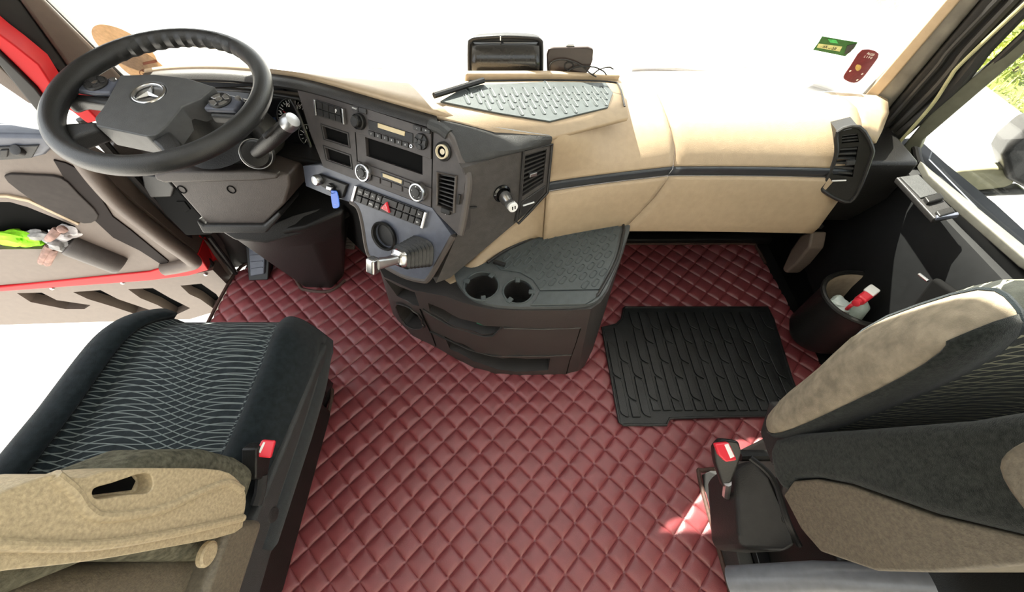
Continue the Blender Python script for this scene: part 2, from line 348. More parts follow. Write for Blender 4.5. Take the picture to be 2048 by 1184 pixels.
# ------------------------------------------------------------------ right pillar, passenger door
PR = Plane((1.04, .97, .6), (-.72, -.69, 0))
T2 = thing('trim_2', 'sunlit pillar trim with black seals right of the windscreen', None, (1.05, .97, .4), kind='structure')
part(T2, 'pillar_cover', PR, [(1726, 186), (1930, -30), (1985, -30), (1800, 190), (1740, 262), (1730, 248), (1708, 222)], -.05, .014, mat('shaded_pillar_grey', (.13, .12, .10), .6, noise=.3, nscale=30), .012)  # grey carries the shaded tone of this pillar trim
part(T2, 'pillar_lit_edge', PR, [(1930, -45), (1960, -45), (1790, 155), (1742, 208), (1722, 200)], .0, .018, BEIGE, .004)  # beige strip paints the sunlit edge of the pillar cover
part(T2, 'pillar_seal', PR, [(1985, -30), (2090, -30), (1900, 160), (1778, 290), (1738, 312), (1728, 290), (1742, 258), (1800, 190)], -.07, .004, SEAL, .008)
for k, (dx, r) in enumerate([(0, .008), (34, .012), (66, .016)]):
    obj('seal_tube', MB().tube(smooth([PR.at(1752 + dx * .6, 275, .008), PR.at(1830 + dx, 185, .01), PR.at(1880 + dx, 128, .012), PR.at(1908 + dx, 92, .012), PR.at(2020 + dx, -25, .012)], 6), r, 10), SEAL if k < 2 else DARK, T2)
obj('seal_edge', MB().tube(smooth([PR.at(1800, 282, .03), PR.at(1868, 205, .03), PR.at(1905, 150, .03), PR.at(1930, 118, .03), PR.at(2060, -5, .03)], 6), .004, 8), mat('yellowed_rubber', (.35, .33, .18), .5), T2)
part(T2, 'pillar_foot', PR, [(1768, 278), (1800, 285), (1796, 318), (1745, 335), (1738, 318)], -.03, .016, TAUPE, .008)

obj('pillar_upper', MB().prism([V((1.05, 1.0, .88)), V((1.13, 1.0, .88)), V((1.14, .88, .88)), V((1.09, .86, .88))], (-.03, -.17, .98)), BEIGE2, T2)
D2 = thing('door_2', 'closed passenger door with black panel and window switches', None, (1.07, .4, 0), kind='structure')
def yz(x, pts): return [V((x, y, z)) for y, z in pts]
obj('door_panel', MB().prism(yz(1.06, [(-.4, -.05), (1.13, -.05), (1.13, .50), (.86, .545), (.40, .545), (-.4, .55)]), (.06, 0, 0)), VOID, D2, bevel=.01)
# bulging lower panel
rows = []
for z, b in [(0, .0), (.1, .03), (.25, .05), (.4, .055), (.5, .06), (.545, .045), (.56, .02), (.572, -.02), (.575, -.06)]:
    rows.append([V((1.085 - b * (1 if y < .8 else .8), y, z - .03 * max(0, y - .55))) for y in (-.35, .0, .3, .5, .7, .86, .98)])
obj('inner_trim', MB().loft(rows, closed=False), mat('door_black', (.008, .0085, .009), .6, spec=.2), D2, solid=.01)
LP = Plane.tri(Z(1795, 360, .56), Z(1840, 352, .573), Z(1890, 440, .575))
part(D2, 'switch_plate', LP, [(1790, 358), (1835, 351), (1912, 431), (1866, 441)], -.01, .006, DARK, .003)
part(D2, 'storage_lid', LP, [(1797, 360), (1833, 355), (1872, 393), (1838, 402)], .004, .010, SOFT, .002)
for i in range(2):
    a = i * 26; part(D2, 'window_switch', LP, [(1842 + a * .9, 404 + a), (1874 + a * .9, 395 + a), (1882 + a * .9, 406 + a), (1850 + a * .9, 415 + a)], .004, .016 - i * .003, BLACK, .003)
part(D2, 'switch_bezel', LP, [(1868, 436), (1912, 430), (1914, 436), (1870, 442)], .0, .01, BLUEG, .002)
obj('pocket_recess', MB().prism(yz(.998, [(.50, .30), (.56, .47), (.40, .52), (.15, .50), (.15, .30)]), (.02, 0, 0)), VOID, D2, bevel=.01)
obj('armrest', MB().loft([[V((1.0 - .05 * math.cos(q), .36 - i * .2, .50 + .035 * math.sin(q))) for q in [2 * math.pi * k / 14 for k in range(14)]] for i in range(4)]), DARK, D2)
# window frame and glass
fr = [X(1843, 268, 1.075), X(1832, 300, 1.075), X(1850, 345, 1.075), X(1920, 415, 1.075), X(2030, 510, 1.075), X(2120, 585, 1.075)]
obj('window_seal', MB().tube(smooth([X(2080, 40, 1.075)] + fr, 6), .009, 10), SEAL, D2)
part(D2, 'window_ledge', LP, [(1840, 322), (1862, 342), (2075, 515), (2085, 540), (2050, 522), (1925, 415), (1856, 352)], -.02, .004, mat('ledge_grey', (.12, .118, .10), .5), .004)
obj('window_pane', MB().prism([V((1.09, -.3, .57)), V((1.09, .87, .57)), V((1.09, .93, .65)), V((1.06, .75, 1.6)), V((1.06, -.3, 1.6))], (.004, 0, 0)), GLASS, D2, flat=True)
part(D2, 'frame_lining', PR, [(2060, 60), (2060, 95), (1850, 275), (1840, 300), (1826, 315), (1800, 300), (1812, 285), (1870, 215)], -.03, .02, mat('olive_lining', (.10, .10, .07), .6), .004)
wpr = lambda s, z: [V((1.0 + math.cos(q) * .115 * s, .615 + math.sin(q) * .09 * s, z)) for q in [2 * math.pi * k / 28 for k in range(28)]]
obj('waste_pocket', MB().loft([wpr(.75, .08), wpr(.95, .12), wpr(1.0, .295)], cap=False), BLACK, D2)
obj('pocket_liner', MB().loft([wpr(.97, .30), wpr(.93, .29), wpr(.88, .13), wpr(.1, .11)], cap=False), mat('liner_beige', (.34, .27, .20), .6), D2, label='beige pocket lining')
obj('pocket_rim', MB().tube([V((1.0 + math.cos(q) * .116, .615 + math.sin(q) * .092, .298)) for q in [2 * math.pi * k / 36 for k in range(36)]], .007, 8, closed=True), BLACK, D2)
# ================================================================== DASHBOARD
FA = Plane((-.25, .703, .70), (-.42, -.78, .47))           # driver-facing fascia
fr_, fu_, _n = frame(FA.n)
FE1 = (FA.at(866, 257) - FA.at(707, 207)).normalized(); FE2 = FA.n.cross(FE1); FE2 = FE2 if FE2.z > 0 else -FE2
DASH = thing('dashboard', 'black and beige truck dashboard wrapping round the driver', 'dashboard', (0, .95, .38))
P0 = FA.at(872, 254); P1 = Z(1105, 272, .74); P2 = Z(1257, 234, .715); P3 = Z(1242, 158, .715)
# --- fascia sheet with cut openings
fas = [(593, 174), (650, 188), (707, 205), (790, 230), (866, 254), (884, 264), (900, 283), (931, 356), (924, 420), (915, 468), (864, 417), (717, 361), (647, 334), (622, 270)]
sl1 = [(645, 252), (694, 268), (697, 292), (650, 277)]; sl2 = [(650, 295), (699, 312), (702, 335), (655, 319)]
big = [(730, 274), (845, 311), (845, 350), (733, 312)]
vent1 = [(876, 345), (913, 352), (908, 424), (874, 410)]
obj('fascia', cut(MB().slab(FA, fas, -.05, 0), [MB().slab(FA, q, -.035, .03) for q in (sl1, sl2, big, vent1)]), FASC, DASH, angle=30)
for q in (sl1, sl2, big): part(DASH, 'slot_back', FA, sub(q, .02, .03, .98, .97), -.04, -.006, VOID, 0)
part(DASH, 'slot_back', FA, vent1, -.04, -.033, VOID, 0)
obj('corner_fillet', MB().tube([FA.at(860, 250, -.003), FA.at(872, 254, -.002), FA.at(880, 258, -.004), FA.at(894, 270, -.006)], .0115, 10), SOFT, DASH)
for q in (sl1, sl2):
    e = sub(q, -.06, -.12, 1.06, 1.12)
    ring = MB()
    for a, b in ((0, 1), (1, 2), (2, 3), (3, 0)): ring.tube([FA.at(*e[a], .0), FA.at(*e[b], .0)], .0016, 6)
    obj('slot_bezel', ring, DARK, DASH)
obj('seam', MB().tube([FA.at(707, 206, .0), FA.at(717, 360, .0)], .0012, 6), VOID, DASH)
obj('seam', MB().tube([FA.at(866, 256, .0), FA.at(863, 415, .0)], .0012, 6), VOID, DASH)
# switch block upper left
SW = [(634, 199), (690, 217), (693, 249), (637, 231)]
sb = obj('switch_block', MB().slab(FA, SW, -.002, .004), DARK, DASH, bevel=.001)
for r in range(2):
    for c in range(4):
        obj('switch', MB().slab(FA, sub(SW, .07 + c * .215, .06 + r * .47, .265 + c * .215, .47 + r * .47), .004, .008), BLACK, sb, bevel=.0012)
for s in (-.03, .96): obj('chrome_end', MB().slab(FA, sub(SW, s, .0, s + .07, 1), .0, .009), CHROME, sb, bevel=.0015)
text('P', .011, FA.at(678, 223, .0085), FE1, FE2, INK, sb, 'symbol')
# radio
RQ = [(709, 209), (864, 259), (864, 318), (712, 264)]
radio = obj('radio', MB().slab(FA, RQ, -.002, .004), FASC, DASH, bevel=.001)
def disc(pl, u, v, o, prof, m, par, name, n=28, **k): return obj(name, MB().lathe(pl.at(u, v, o), pl.n, prof, n), m, par, **k)
disc(FA, 723, 243, .004, [(.0165, 0), (.0165, .008), (.0145, .010), (.0145, .006), (.012, .006), (.011, .016), (.009, .018), (.0005, .018)], BLACK, radio, 'knob')
for q in ([(707, 210), (721, 214), (721, 224), (708, 220)], [(722, 214), (737, 219), (737, 229), (722, 224)], [(830, 249), (846, 254), (846, 263), (830, 258)], [(848, 255), (864, 260), (864, 268), (848, 263)]):
    obj('button', MB().slab(FA, q, .003, .0075), DARK, radio, bevel=.001)
text('MENU', .0045, FA.at(714, 217, .0077), FE1, FE2, INK, radio); text('-', .006, FA.at(838, 256, .0077), FE1, FE2, INK, radio, 'symbol'); text('=', .006, FA.at(856, 261, .0077), FE1, FE2, INK, radio, 'symbol')
obj('display_frame', MB().slab(FA, [(739, 239), (829, 267), (829, 287), (741, 258)], .003, .0055), BLACK, radio, bevel=.001)
obj('display', MB().slab(FA, [(760, 246), (814, 263), (813, 272), (760, 255)], .005, .007), LCD, radio, bevel=.0006)
BQ = [(740, 260), (822, 286), (822, 296), (741, 270)]
for i in range(6):
    obj('button', MB().slab(FA, sub(BQ, i / 6 + .01, 0, (i + 1) / 6 - .015, 1), .003, .0075), DARK, radio, bevel=.001)
    text(str(i + 1), .005, FA.at(*quadpt(BQ, (i + .5) / 6, .5), .0077), FE1, FE2, INK, radio, 'numeral')
disc(FA, 826, 292, .003, [(.0035, 0), (.0035, .004), (.002, .004), (.0018, .001), (.0003, .001)], CHROME, radio, 'socket', 16)
disc(FA, 846, 283, .003, [(.0155, 0), (.0155, .005), (.0148, .006), (.0005, .006)], BLACK, radio, 'pad')
for k in range(4):
    c = FA.at(846, 283, .009); a = k * math.pi / 2; dv = FE1 * math.cos(a) + FE2 * math.sin(a); tv = FA.n.cross(dv)
    obj('pad_key', MB().prism([c + dv * .006 + tv * .003, c + dv * .014 + tv * .0055, c + dv * .014 - tv * .0055, c + dv * .006 - tv * .003], FA.n * .0025), DARK, radio, bevel=.0006)
disc(FA, 846, 283, .009, [(.004, 0), (.004, .004), (.0005, .004)], DARK, radio, 'pad_centre', 16)
# climate unit
CQ = [(716, 322), (864, 376), (863, 414), (719, 360)]
clim = obj('climate_control', MB().slab(FA, CQ, -.002, .003), FASC, DASH, bevel=.001)
for u, v in ((733, 344), (841, 383)):
    k_ = disc(FA, u, v, .003, [(.0205, 0), (.0205, .008), (.0185, .012), (.0155, .0125), (.015, .009), (.0005, .009)], CHROME, clim, 'knob', 36)
    obj('knob_face', MB().lathe(FA.at(u, v, .0115), FA.n, [(.0152, 0), (.0148, .003), (.0088, .0035), (.0085, .006), (.0005, .0065)], 32), DARK, clim)
    for k in range(5):
        a = .5 + k * 1.25; obj('tick', MB().lathe(FA.at(u, v, .015) + (FE1 * math.cos(a) + FE2 * math.sin(a)) * .0118, FA.n, [(.0009, -.001), (.0009, .0004), (.0001, .0004)], 6), INK, clim)
obj('display_frame', MB().slab(FA, [(764, 344), (809, 359), (808, 370), (765, 354)], .002, .0045), GLOSS, clim, bevel=.0008)
obj('display', MB().slab(FA, [(769, 346), (807, 360), (806, 367), (769, 353)], .004, .006), LCD, clim, bevel=.0005)
for q in ([(748, 350), (763, 355), (763, 367), (749, 362)], [(766, 357), (785, 364), (785, 375), (766, 369)], [(787, 364), (807, 372), (807, 383), (787, 376)], [(810, 361), (824, 366), (824, 376), (810, 371)], [(810, 373), (824, 378), (824, 389), (810, 384)]):
    obj('button', MB().slab(FA, q, .002, .0055), FASC, clim, bevel=.001)
# round outlet
disc(FA, 887, 303, -.004, [(.0185, 0), (.0185, .007), (.015, .009), (.0145, .004), (.0005, .003)], BLACK, DASH, 'outlet_bezel', 30)
disc(FA, 888, 303, .002, [(.0135, 0), (.0135, .008), (.011, .009), (.010, .004)], mat('cream_plastic', (.62, .54, .38), .3), DASH, 'power_outlet', 30)
disc(FA, 888, 303, .0025, [(.0105, 0), (.0105, .004), (.0005, .003)], VOID, DASH, 'outlet_core', 20)
# fascia vent
VQ = vent1
av = obj('air_vent', MB().tube([FA.at(*p, .001) for p in vent1], .0032, 8, closed=True), TAUPE, DASH)
for i in range(8): obj('slat', MB().slab(FA, sub(VQ, .02, .04 + i * .122, .98, .075 + i * .122), -.022, -.003), DARK, av)
obj('vent_lever', MB().slab(FA, [(884, 413), (903, 420), (902, 430), (884, 424)], -.002, .006), BLACK, DASH, bevel=.002)
text('1', .006, FA.at(892, 428, .002), FE1, FE2, INK, DASH, 'symbol')
obj('lever', MB().tube([FA.at(921, 388, .004), FA.at(918, 408, .004)], .003, 8), BLACK, DASH)
obj('pillar_edge', MB().tube(smooth([FA.at(873, 255, -.008), FA.at(886, 264, -.008), FA.at(902, 284, -.008), FA.at(918, 322, -.008), FA.at(933, 358, -.008), FA.at(926, 420, -.008), FA.at(917, 470, -.008)], 5), .0085, 10), TAUPE, DASH)
# --- instrument cluster
CP = Plane((-.60, .93, .66), (-.10, -.88, .46))
cl = obj('instrument_cluster', MB().slab(CP, [(380, 172), (560, 178), (590, 205), (622, 300), (612, 312), (560, 312), (380, 330)], -.05, -.012), GLOSS, DASH)
obj('cluster_frame', MB().tube(smooth([CP.at(u, v, -.004) for u, v in [(420, 178), (500, 176), (550, 184), (575, 193), (592, 222), (610, 268), (620, 297), (614, 307), (590, 306), (562, 300), (480, 296)]], 5), .0035, 8), CHROME, cl)
CE1 = (CP.at(600, 250) - CP.at(560, 250)).normalized(); CE2 = CP.n.cross(CE1); CE2 = CE2 if CE2.z > 0 else -CE2
def dial(u, v, r, a0, a1, n, par):
    c = CP.at(u, v, -.011)
    for k in range(n):
        a = math.radians(lerp(a0, a1, k / (n - 1))); d = CE1 * math.cos(a) + CE2 * math.sin(a); t = CP.n.cross(d) * .0006
        q = r - (.010 if k % 3 == 0 else .006)
        obj('dial_tick', MB().prism([c + d * q - t, c + d * r - t, c + d * r + t, c + d * q + t], CP.n * .0005), INK, par, flat=True)
    obj('dial_ring', MB().tube([c + (CE1 * math.cos(q) + CE2 * math.sin(q)) * (r + .004) for q in [math.radians(lerp(a0, a1, k / 24)) for k in range(25)]], .0007, 6), STEEL, par)
dial(585, 238, .043, 210, 40, 16, cl); dial(612, 272, .022, 230, 60, 7, cl)
dial(470, 236, .043, 210, -30, 19, cl)
text('10', .012, CP.at(570, 211, -.0105), CE1, CE2, INK, cl, 'numeral'); text('5', .012, CP.at(557, 226, -.0105), CE1, CE2, INK, cl, 'numeral'); text('15', .012, CP.at(592, 214, -.0105), CE1, CE2, INK, cl, 'numeral')
obj('needle', MB().tube([CP.at(583, 240, -.008), CP.at(562, 222, -.008)], [.0015, .0005], 6), REDP, cl)
obj('information_screen', MB().slab(CP, [(500, 235), (545, 235), (556, 290), (505, 288)], -.012, -.010), mat('dark_blue_screen', (.03, .05, .10), .15), cl)
# hood rim over cluster + left end of the dash
hood = [Z(u, v, z) for u, v, z in [(285, 162, .70), (330, 157, .715), (400, 155, .73), (470, 158, .745), (540, 166, .757)]] + [FA.at(u, v, .0) for u, v in [(593, 174), (650, 188), (707, 205), (790, 230), (872, 254)]]
hs = smooth(hood, 5)
top = MB().loft([[p + V((0, -.002, -.008)) for p in hs], [p + V((0, -.006, -.001)) for p in hs], [p + V((0, .002, .006)) for p in hs], [p + V((0, .025, .010)) for p in hs]], closed=False)
obj('hood_rim', top, DARK, DASH, solid=.012)
def soffit(ps, d): return MB().loft([[p + V((0, -.008, -.02)) for p in ps], [p + V((0, d, -.05)) for p in ps]], closed=False)
obj('cluster_shade', soffit(hs[:26], .06), BLACK, DASH, solid=.006)
obj('cluster_surround', MB().prism([CP.at(u, v, -.02) for u, v in [(300, 160), (560, 170), (593, 176), (650, 336), (600, 345), (330, 345)]], -CP.n * .03), BLACK, DASH)
# top skin driver side
back = [V((lerp(-1.02, P0.x, i / (len(hs) - 1)), 1.095, lerp(.60, .665, i / (len(hs) - 1)))) for i in range(len(hs))]
f0 = [p + V((0, .022, .0095)) for p in hs]
rows = [[lerp(a, b, t) + V((0, 0, .012 * math.sin(math.pi * t))) for a, b in zip(f0, back)] + [lerp(f0[-1], back[-1], t) + V((.07, .02, -.036))] for t in (0, .15, .35, .6, .85, 1)]
obj('top_skin', MB().loft(rows, closed=False), BEIGE, DASH, solid=.01)
# centre top (raised tray deck)
Q0 = P0 + V((0, .022, .0095)); B0 = back[-1]; B1 = V((.13, 1.095, .665)); B2 = V((.27, 1.095, .65))
DK = Plane.tri(Q0, P1, P3); P2 = DK.at(1257, 234)
cen = [[Q0, DK.at(990, 262), P1, DK.at(1180, 253), P2], [DK.at(905, 163), DK.at(1000, 160), DK.at(1090, 159), DK.at(1170, 159), P3], [B0, lerp(B0, B1, .5), B1, lerp(B1, B2, .5), B2]]
obj('centre_deck', MB().loft(cen, closed=False), BEIGE, DASH, solid=.01)
obj('deck_step', MB().slab(DK, [(930, 151), (1090, 150), (1235, 157), (1238, 161), (1090, 158), (930, 159)], -.03, .012), BEIGE, DASH, bevel=.004)
obj('deck_seam', MB().tube(smooth([DK.at(u, v, .001) for u, v in [(938, 163), (1090, 161), (1215, 164), (1238, 174), (1249, 214)]], 5), .002, 6), BLACK, DASH)
# dark soft corner below deck edge + side panel
SP = Plane.tri(Z(1100, 290, .715), FA.at(931, 352), Z(882, 562, .45))
SE1 = (SP.at(1080, 300) - SP.at(940, 340)).normalized(); SE2 = SP.n.cross(SE1); SE2 = SE2 if SE2.z > 0 else -SE2
cor = [[FA.at(872, 254, .0) + V((0, .02, .008)), lerp(P0, P1, .5) + V((0, .012, .008)), P1 + V((0, 0, .003))],
       [FA.at(888, 266, .002), lerp(FA.at(888, 266, .002), P1, .55) + V((.004, -.012, -.004)), P1 + V((.002, -.006, -.006))],
       [FA.at(905, 288, .0), SP.at(1010, 300, .008), SP.at(1104, 280, .004)], [FA.at(927, 336, .0), SP.at(1010, 312, .004), SP.at(1103, 290, .002)]]
obj('soft_corner', MB().loft([smooth(r, 6) for r in cor], closed=False), SOFT, DASH, solid=.008, sub=1)
vq = [(1048, 305), (1098, 292), (1090, 368), (1041, 402)]
spoly = [(926, 336), (1010, 311), (1103, 289), (1093, 392), (1052, 428), (900, 556), (872, 566), (912, 475), (924, 420), (933, 356)]
obj('side_panel', cut(MB().slab(SP, spoly, -.04, 0), [MB().slab(SP, sub(vq, .06, .06, .92, .93), -.03, .03)]), mat('side_panel_plastic', (.05, .045, .042), .5, noise=.2, bump=.4, bscale=500), DASH, angle=30)
part(DASH, 'slot_back', SP, vq, -.036, -.028, VOID, 0)
bez = [(1046, 300), (1103, 288), (1094, 384), (1054, 428), (1036, 446), (1030, 440), (1039, 400)]
av2 = obj('air_vent', MB().tube([SP.at(*p, .002) for p in bez], .0035, 8, closed=True), DARK, DASH)
for i in range(9): obj('slat', MB().slab(SP, sub(vq, .07, .06 + i * .098, .91, .10 + i * .098), -.018, -.002), DARK, av2)
obj('vent_tab', MB().slab(SP, [(1058, 346), (1072, 342), (1071, 349), (1057, 353)], -.004, .006), STEEL, av2, bevel=.001)
part(DASH, 'vent_base', SP, [(1041, 404), (1090, 370), (1086, 386), (1052, 424), (1036, 440)], -.002, .003, DARK, .002)
obj('vent_lever', MB().tube([SP.at(1044, 409, .005), SP.at(1066, 402, .005)], .002, 6), INK, DASH)
obj('panel_ledge', MB().tube([SP.at(930, 415, .003), SP.at(952, 413, .003)], .0025, 6), DARK, DASH)
# --- passenger side: beige sweep with black stripe
def yf(x): return .735 + (.802 - .735) * min(1, max(0, (x - .06) / .34)) ** .8
def prof(x):
    k = min(1, max(0, (x - .08) / .22)); k = k * k * (3 - 2 * k); zt = lerp(.738, .682, k); yt = lerp(.72, .92, k); y0 = yf(x) - .012 * max(0, (x - .45) / .45) ** 2
    return [(1.095, lerp(.66, .615, k)), (lerp(.95, 1.02, k), lerp(.735, .668, k)), (lerp(.80, .96, k), zt - .002 * k), (yt, zt), (lerp(.718, .885, k), lerp(.728, .672, k)), (lerp(.722, .855, k), lerp(.70, .658, k)), (y0 + lerp(-.004, .022, k), .630), (y0 + .002, .605), (y0, .60)], \
           [(y0, .572), (y0 - .004, .565), (y0 - .010, .52), (y0 - .016, .47), (y0 - .022, .43), (y0 - .020, .408), (y0 - .004, .396), (y0 + .05, .392), (1.12, .392)], y0
SEAM = lambda z: .395 - .10 * ((.62 - z) / .22) ** 1.6 if z < .62 else .395 - .03 * ((z - .62) / .07) ** 1.5   # leaning curved gap
def gl(x0, x1, n, seamL, seamR):
    up, lo, st = [], [], []
    for i in range(n + 1):
        t = i / n
        def xx(z):
            a = SEAM(z) + .0022 if seamL else x0; b = SEAM(z) - .0022 if seamR else x1
            return lerp(a, b, t)
        u_, l_, y0 = prof(lerp(x0, x1, t))
        up.append([V((xx(z), y, z)) for y, z in u_]); lo.append([V((xx(z), y, z)) for y, z in l_])
        st.append([V((xx(z), y, z)) for y, z in [(y0 + .006, .601), (y0 - .004, .599), (y0 - .006, .596), (y0 - .005, .580), (y0 - .001, .574), (y0 + .004, .571)]])
    return up, lo, st
for nm, args in (('dash_cover', (.078, .395, 22, False, True)), ('glove_box', (.395, .845, 16, True, False))):
    u_, l_, s_ = gl(*args)
    g = obj(nm, MB().loft(u_, closed=False), BEIGE, DASH, solid=.01)
    obj('lower_cover', MB().loft(l_, closed=False), BEIGE, g, solid=.01)
    obj('trim_stripe', MB().loft(s_, closed=False), BLUEG if 0 else mat('stripe_plastic_' + nm, (.035, .04, .047), .4), g, solid=.006)
gy = lambda u, v: Y(u, v, .776)
hp = Plane((.6, .783, .45), (0, -.985, .17))
obj('handle_recess', MB().slab(hp, [(1376, 439), (1400, 433), (1592, 433), (1598, 438), (1588, 443), (1376, 443)], -.02, .0035), VOID, g, bevel=.002)
obj('handle_grip', MB().slab(hp, [(1392, 436), (1590, 435), (1592, 438), (1388, 439)], .002, .007), BLACK, g, bevel=.001)
obj('top_wrap', MB().loft([[V((.845 + .19 * k, 1.095, .615)), V((.845 + .15 * k, 1.02, .668 - .01 * k)), V((.845 + .11 * k, .94, .678 - .02 * k)), V((.845 + .075 * k, .885, .672 - .03 * k)), V((.845 + .06 * k, .86, .66 - .035 * k))] for k in (0, .4, .8, 1)], closed=False), BEIGE, DASH, solid=.01)
# beige lower sweep to the left behind the console
lw = [(1095, 388, .552), (1060, 420, .52), (1000, 470, .475), (935, 527, .435), (880, 565, .40)]
lt = [Z(*q) for q in lw]; pr0 = prof(.08)[1]
obj('lower_sweep', MB().loft(list(zip(*[smooth([V((x, prof(x)[1][i][0], prof(x)[1][i][1])) for x in (.16, .12, .079)] + [lerp(p, V((p.x + .012, p.y - .018, min(p.z, .428))), k / 4) for p in lt[1:]], 6)[12:] for k, i in enumerate((0, 2, 3, 4, 5))])), closed=False), BEIGE, DASH, solid=.01)
# right end vent
RV = Plane.tri(X(1700, 270, .93), X(1690, 380, .90), X(1738, 310, .945))
RV = Plane((.86, .768, .57), (-.30, -.93, .18))
o = [(1674, 262), (1716, 252), (1742, 292), (1738, 320), (1712, 385), (1690, 402), (1644, 378), (1648, 362), (1664, 330), (1672, 300)]
vq3 = [(1680, 294), (1715, 291), (1704, 352), (1664, 347)]; vq4 = [(1683, 268), (1713, 264), (1717, 282), (1682, 285)]
av3 = obj('air_vent', cut(MB().slab(RV, o, -.06, .006), [MB().slab(RV, q, -.03, .03) for q in (vq3, vq4)]), BLACK, DASH, angle=30)
for q in (vq3, vq4): obj('vent_well', MB().slab(RV, q, -.035, -.028), VOID, av3)
obj('vent_rim', MB().tube(smooth([RV.at(*p, .006) for p in o], 3, True), .0045, 8, closed=True), DARK, av3)
for q, n in ((vq3, 6), (vq4, 3)):
    for i in range(n): obj('slat', MB().slab(RV, sub(q, .02, (i + .25) / n, .98, (i + .65) / n), -.02, .003), SOFT, av3)
obj('vent_tab', MB().slab(RV, [(1690, 316), (1708, 314), (1705, 324), (1687, 326)], .008, .018), SOFT, av3, bevel=.002)
obj('vent_lever', MB().tube([RV.at(1662, 358, .01), RV.at(1690, 357, .01)], .002, 6), INK, av3)
# dark end cap of the dash, beige kick bracket
obj('end_cap', MB().prism([V((.90, y, z)) for y, z in [(.83, .59), (1.06, .60), (1.06, .30), (.86, .36), (.82, .48)]], (.13, 0, 0)), BLACK, DASH, bevel=.01)
kb = [X(1624, 462, .93), X(1600, 470, .93), X(1580, 500, .93), X(1563, 538, .93), X(1570, 547, .93), X(1592, 528, .93), X(1618, 495, .93)]
obj('kick_bracket', MB().prism(kb, (.05, 0, 0)), BEIGE2, DASH, bevel=.008)
obj('under_panel', MB().prism([V((-.2, y, z)) for y, z in [(.80, .395), (1.12, .395), (1.12, .37), (.80, .385)]], (1.1, 0, 0)), BLACK, DASH)
# --- lower driver side: knee panel, gear plate
GA = FA.at(717, 362); GB = FA.at(905, 469); GP = Plane.tri(GA, GB, Z(850, 560, .465))
GE1 = (GP.at(858, 424) - GP.at(715, 370)).normalized(); GE2 = GP.n.cross(GE1); GE2 = GE2 if GE2.z > 0 else -GE2
gpoly = [(640, 330), (717, 360), (864, 416), (903, 470), (854, 558), (842, 562), (801, 550), (749, 519), (733, 503), (724, 445), (716, 415), (700, 404), (660, 392), (612, 372), (606, 332)]
gcut = [MB().lathe(GP.at(771, 471, -.055), GP.n, [(.024, 0), (.030, .08)], 28)]
obj('gear_plate', cut(MB().slab(GP, gpoly, -.06, 0), gcut), BLUEG, DASH, angle=30)
obj('plate_rim', MB().tube(smooth([GP.at(u, v, -.004) for u, v in [(905, 472), (880, 517), (856, 557), (842, 562), (801, 551), (749, 520), (734, 504), (724, 446), (715, 416), (700, 404)]], 4), .007, 8), TAUPE, DASH)
obj('plate_skirt', MB().prism([GP.at(u, v, -.02) for u, v in [(906, 470), (856, 562), (801, 556), (745, 522), (728, 500), (718, 440), (712, 410)]], V((.02, .12, -.08))), BLACK, DASH)
cup = disc(GP, 771, 471, -.004, [(.030, 0), (.034, .004), (.036, .012), (.033, .016), (.030, .013), (.0285, -.01)], BLACK, DASH, 'cup_ring', 36)
obj('cup_base', MB().lathe(GP.at(771, 471, -.056), GP.n, [(.029, 0), (.029, .004), (.0005, .004)], 24), VOID, DASH)
# switch bank
SBQ = [(715, 370), (858, 424), (850, 455), (707, 400)]
bank = obj('switch_bank', MB().slab(GP, SBQ, -.002, .004), GLOSS, DASH, bevel=.001)
cols = [.045, .13, .22, .305, .385, .60, .69, .78, .865, .955]
syms = {(0, 0): '(O)', (0, 1): '>-<', (0, 2): '/!\\', (0, 3): '2L', (1, 0): 'i', (1, 2): 'ASR', (1, 3): '-o-', (0, 8): 'I>', (1, 8): 'd>'}
for i in range(9):
    for r in range(2):
        q = sub(SBQ, cols[i] + .006, .04 + r * .49, cols[i + 1] - .006, .46 + r * .49)
        obj('switch', MB().slab(GP, q, .003, .008), DARK, bank, bevel=.0012)
        if (r, i) in syms: text(syms[(r, i)], .0062, GP.at(*quadpt(q, .5, .5), .0085), GE1, GE2, INK, bank, 'symbol')
for s in (-.005, .965): obj('chrome_end', MB().slab(GP, sub(SBQ, s, -.02, s + .038, 1.02), .0, .0095), CHROME, bank, bevel=.0015)
obj('hazard_button', MB().slab(GP, [(780, 401), (786, 424), (768, 414)], .006, .013), REDP, bank, bevel=.002, label='red hazard warning triangle')
hz = [GP.at(780, 407, .0135), GP.at(783.5, 420, .0135), GP.at(773, 413.5, .0135)]
obj('hazard_triangle', MB().tube(hz, .0007, 6, closed=True), INK, bank)
# ignition
obj('ignition_plate', MB().slab(GP, [(640, 346), (699, 368), (690, 394), (680, 396), (662, 380), (642, 368)], -.002, .008), BLACK, DASH, bevel=.003)
ig = disc(GP, 644, 358, .006, [(.0125, 0), (.0125, .012), (.010, .016), (.0005, .018)], STEEL, DASH, 'ignition_knob', 26)
obj('lock_barrel', MB().lathe(GP.at(668, 373, .006), GP.n, [(.010, 0), (.009, .008), (.0005, .008)], 20), DARK, DASH)
# knee panels and inner tunnel (dark)
obj('knee_panel', MB().prism([V(p) for p in [(-.98, .93, .62), (-.42, .80, .60), (-.40, .78, .42), (-.55, .95, .36), (-.98, 1.0, .40)]], (0, .12, -.02)), BLACK, DASH, bevel=.01)
obj('stack_side', MB().prism([GP.at(606, 332, -.03), GP.at(700, 404, -.03), GP.at(724, 445, -.03), GP.at(733, 503, -.03), Z(742, 520, .30), Z(690, 470, .10), Z(640, 420, .2)], (.03, .16, -.02)), VOID, DASH)
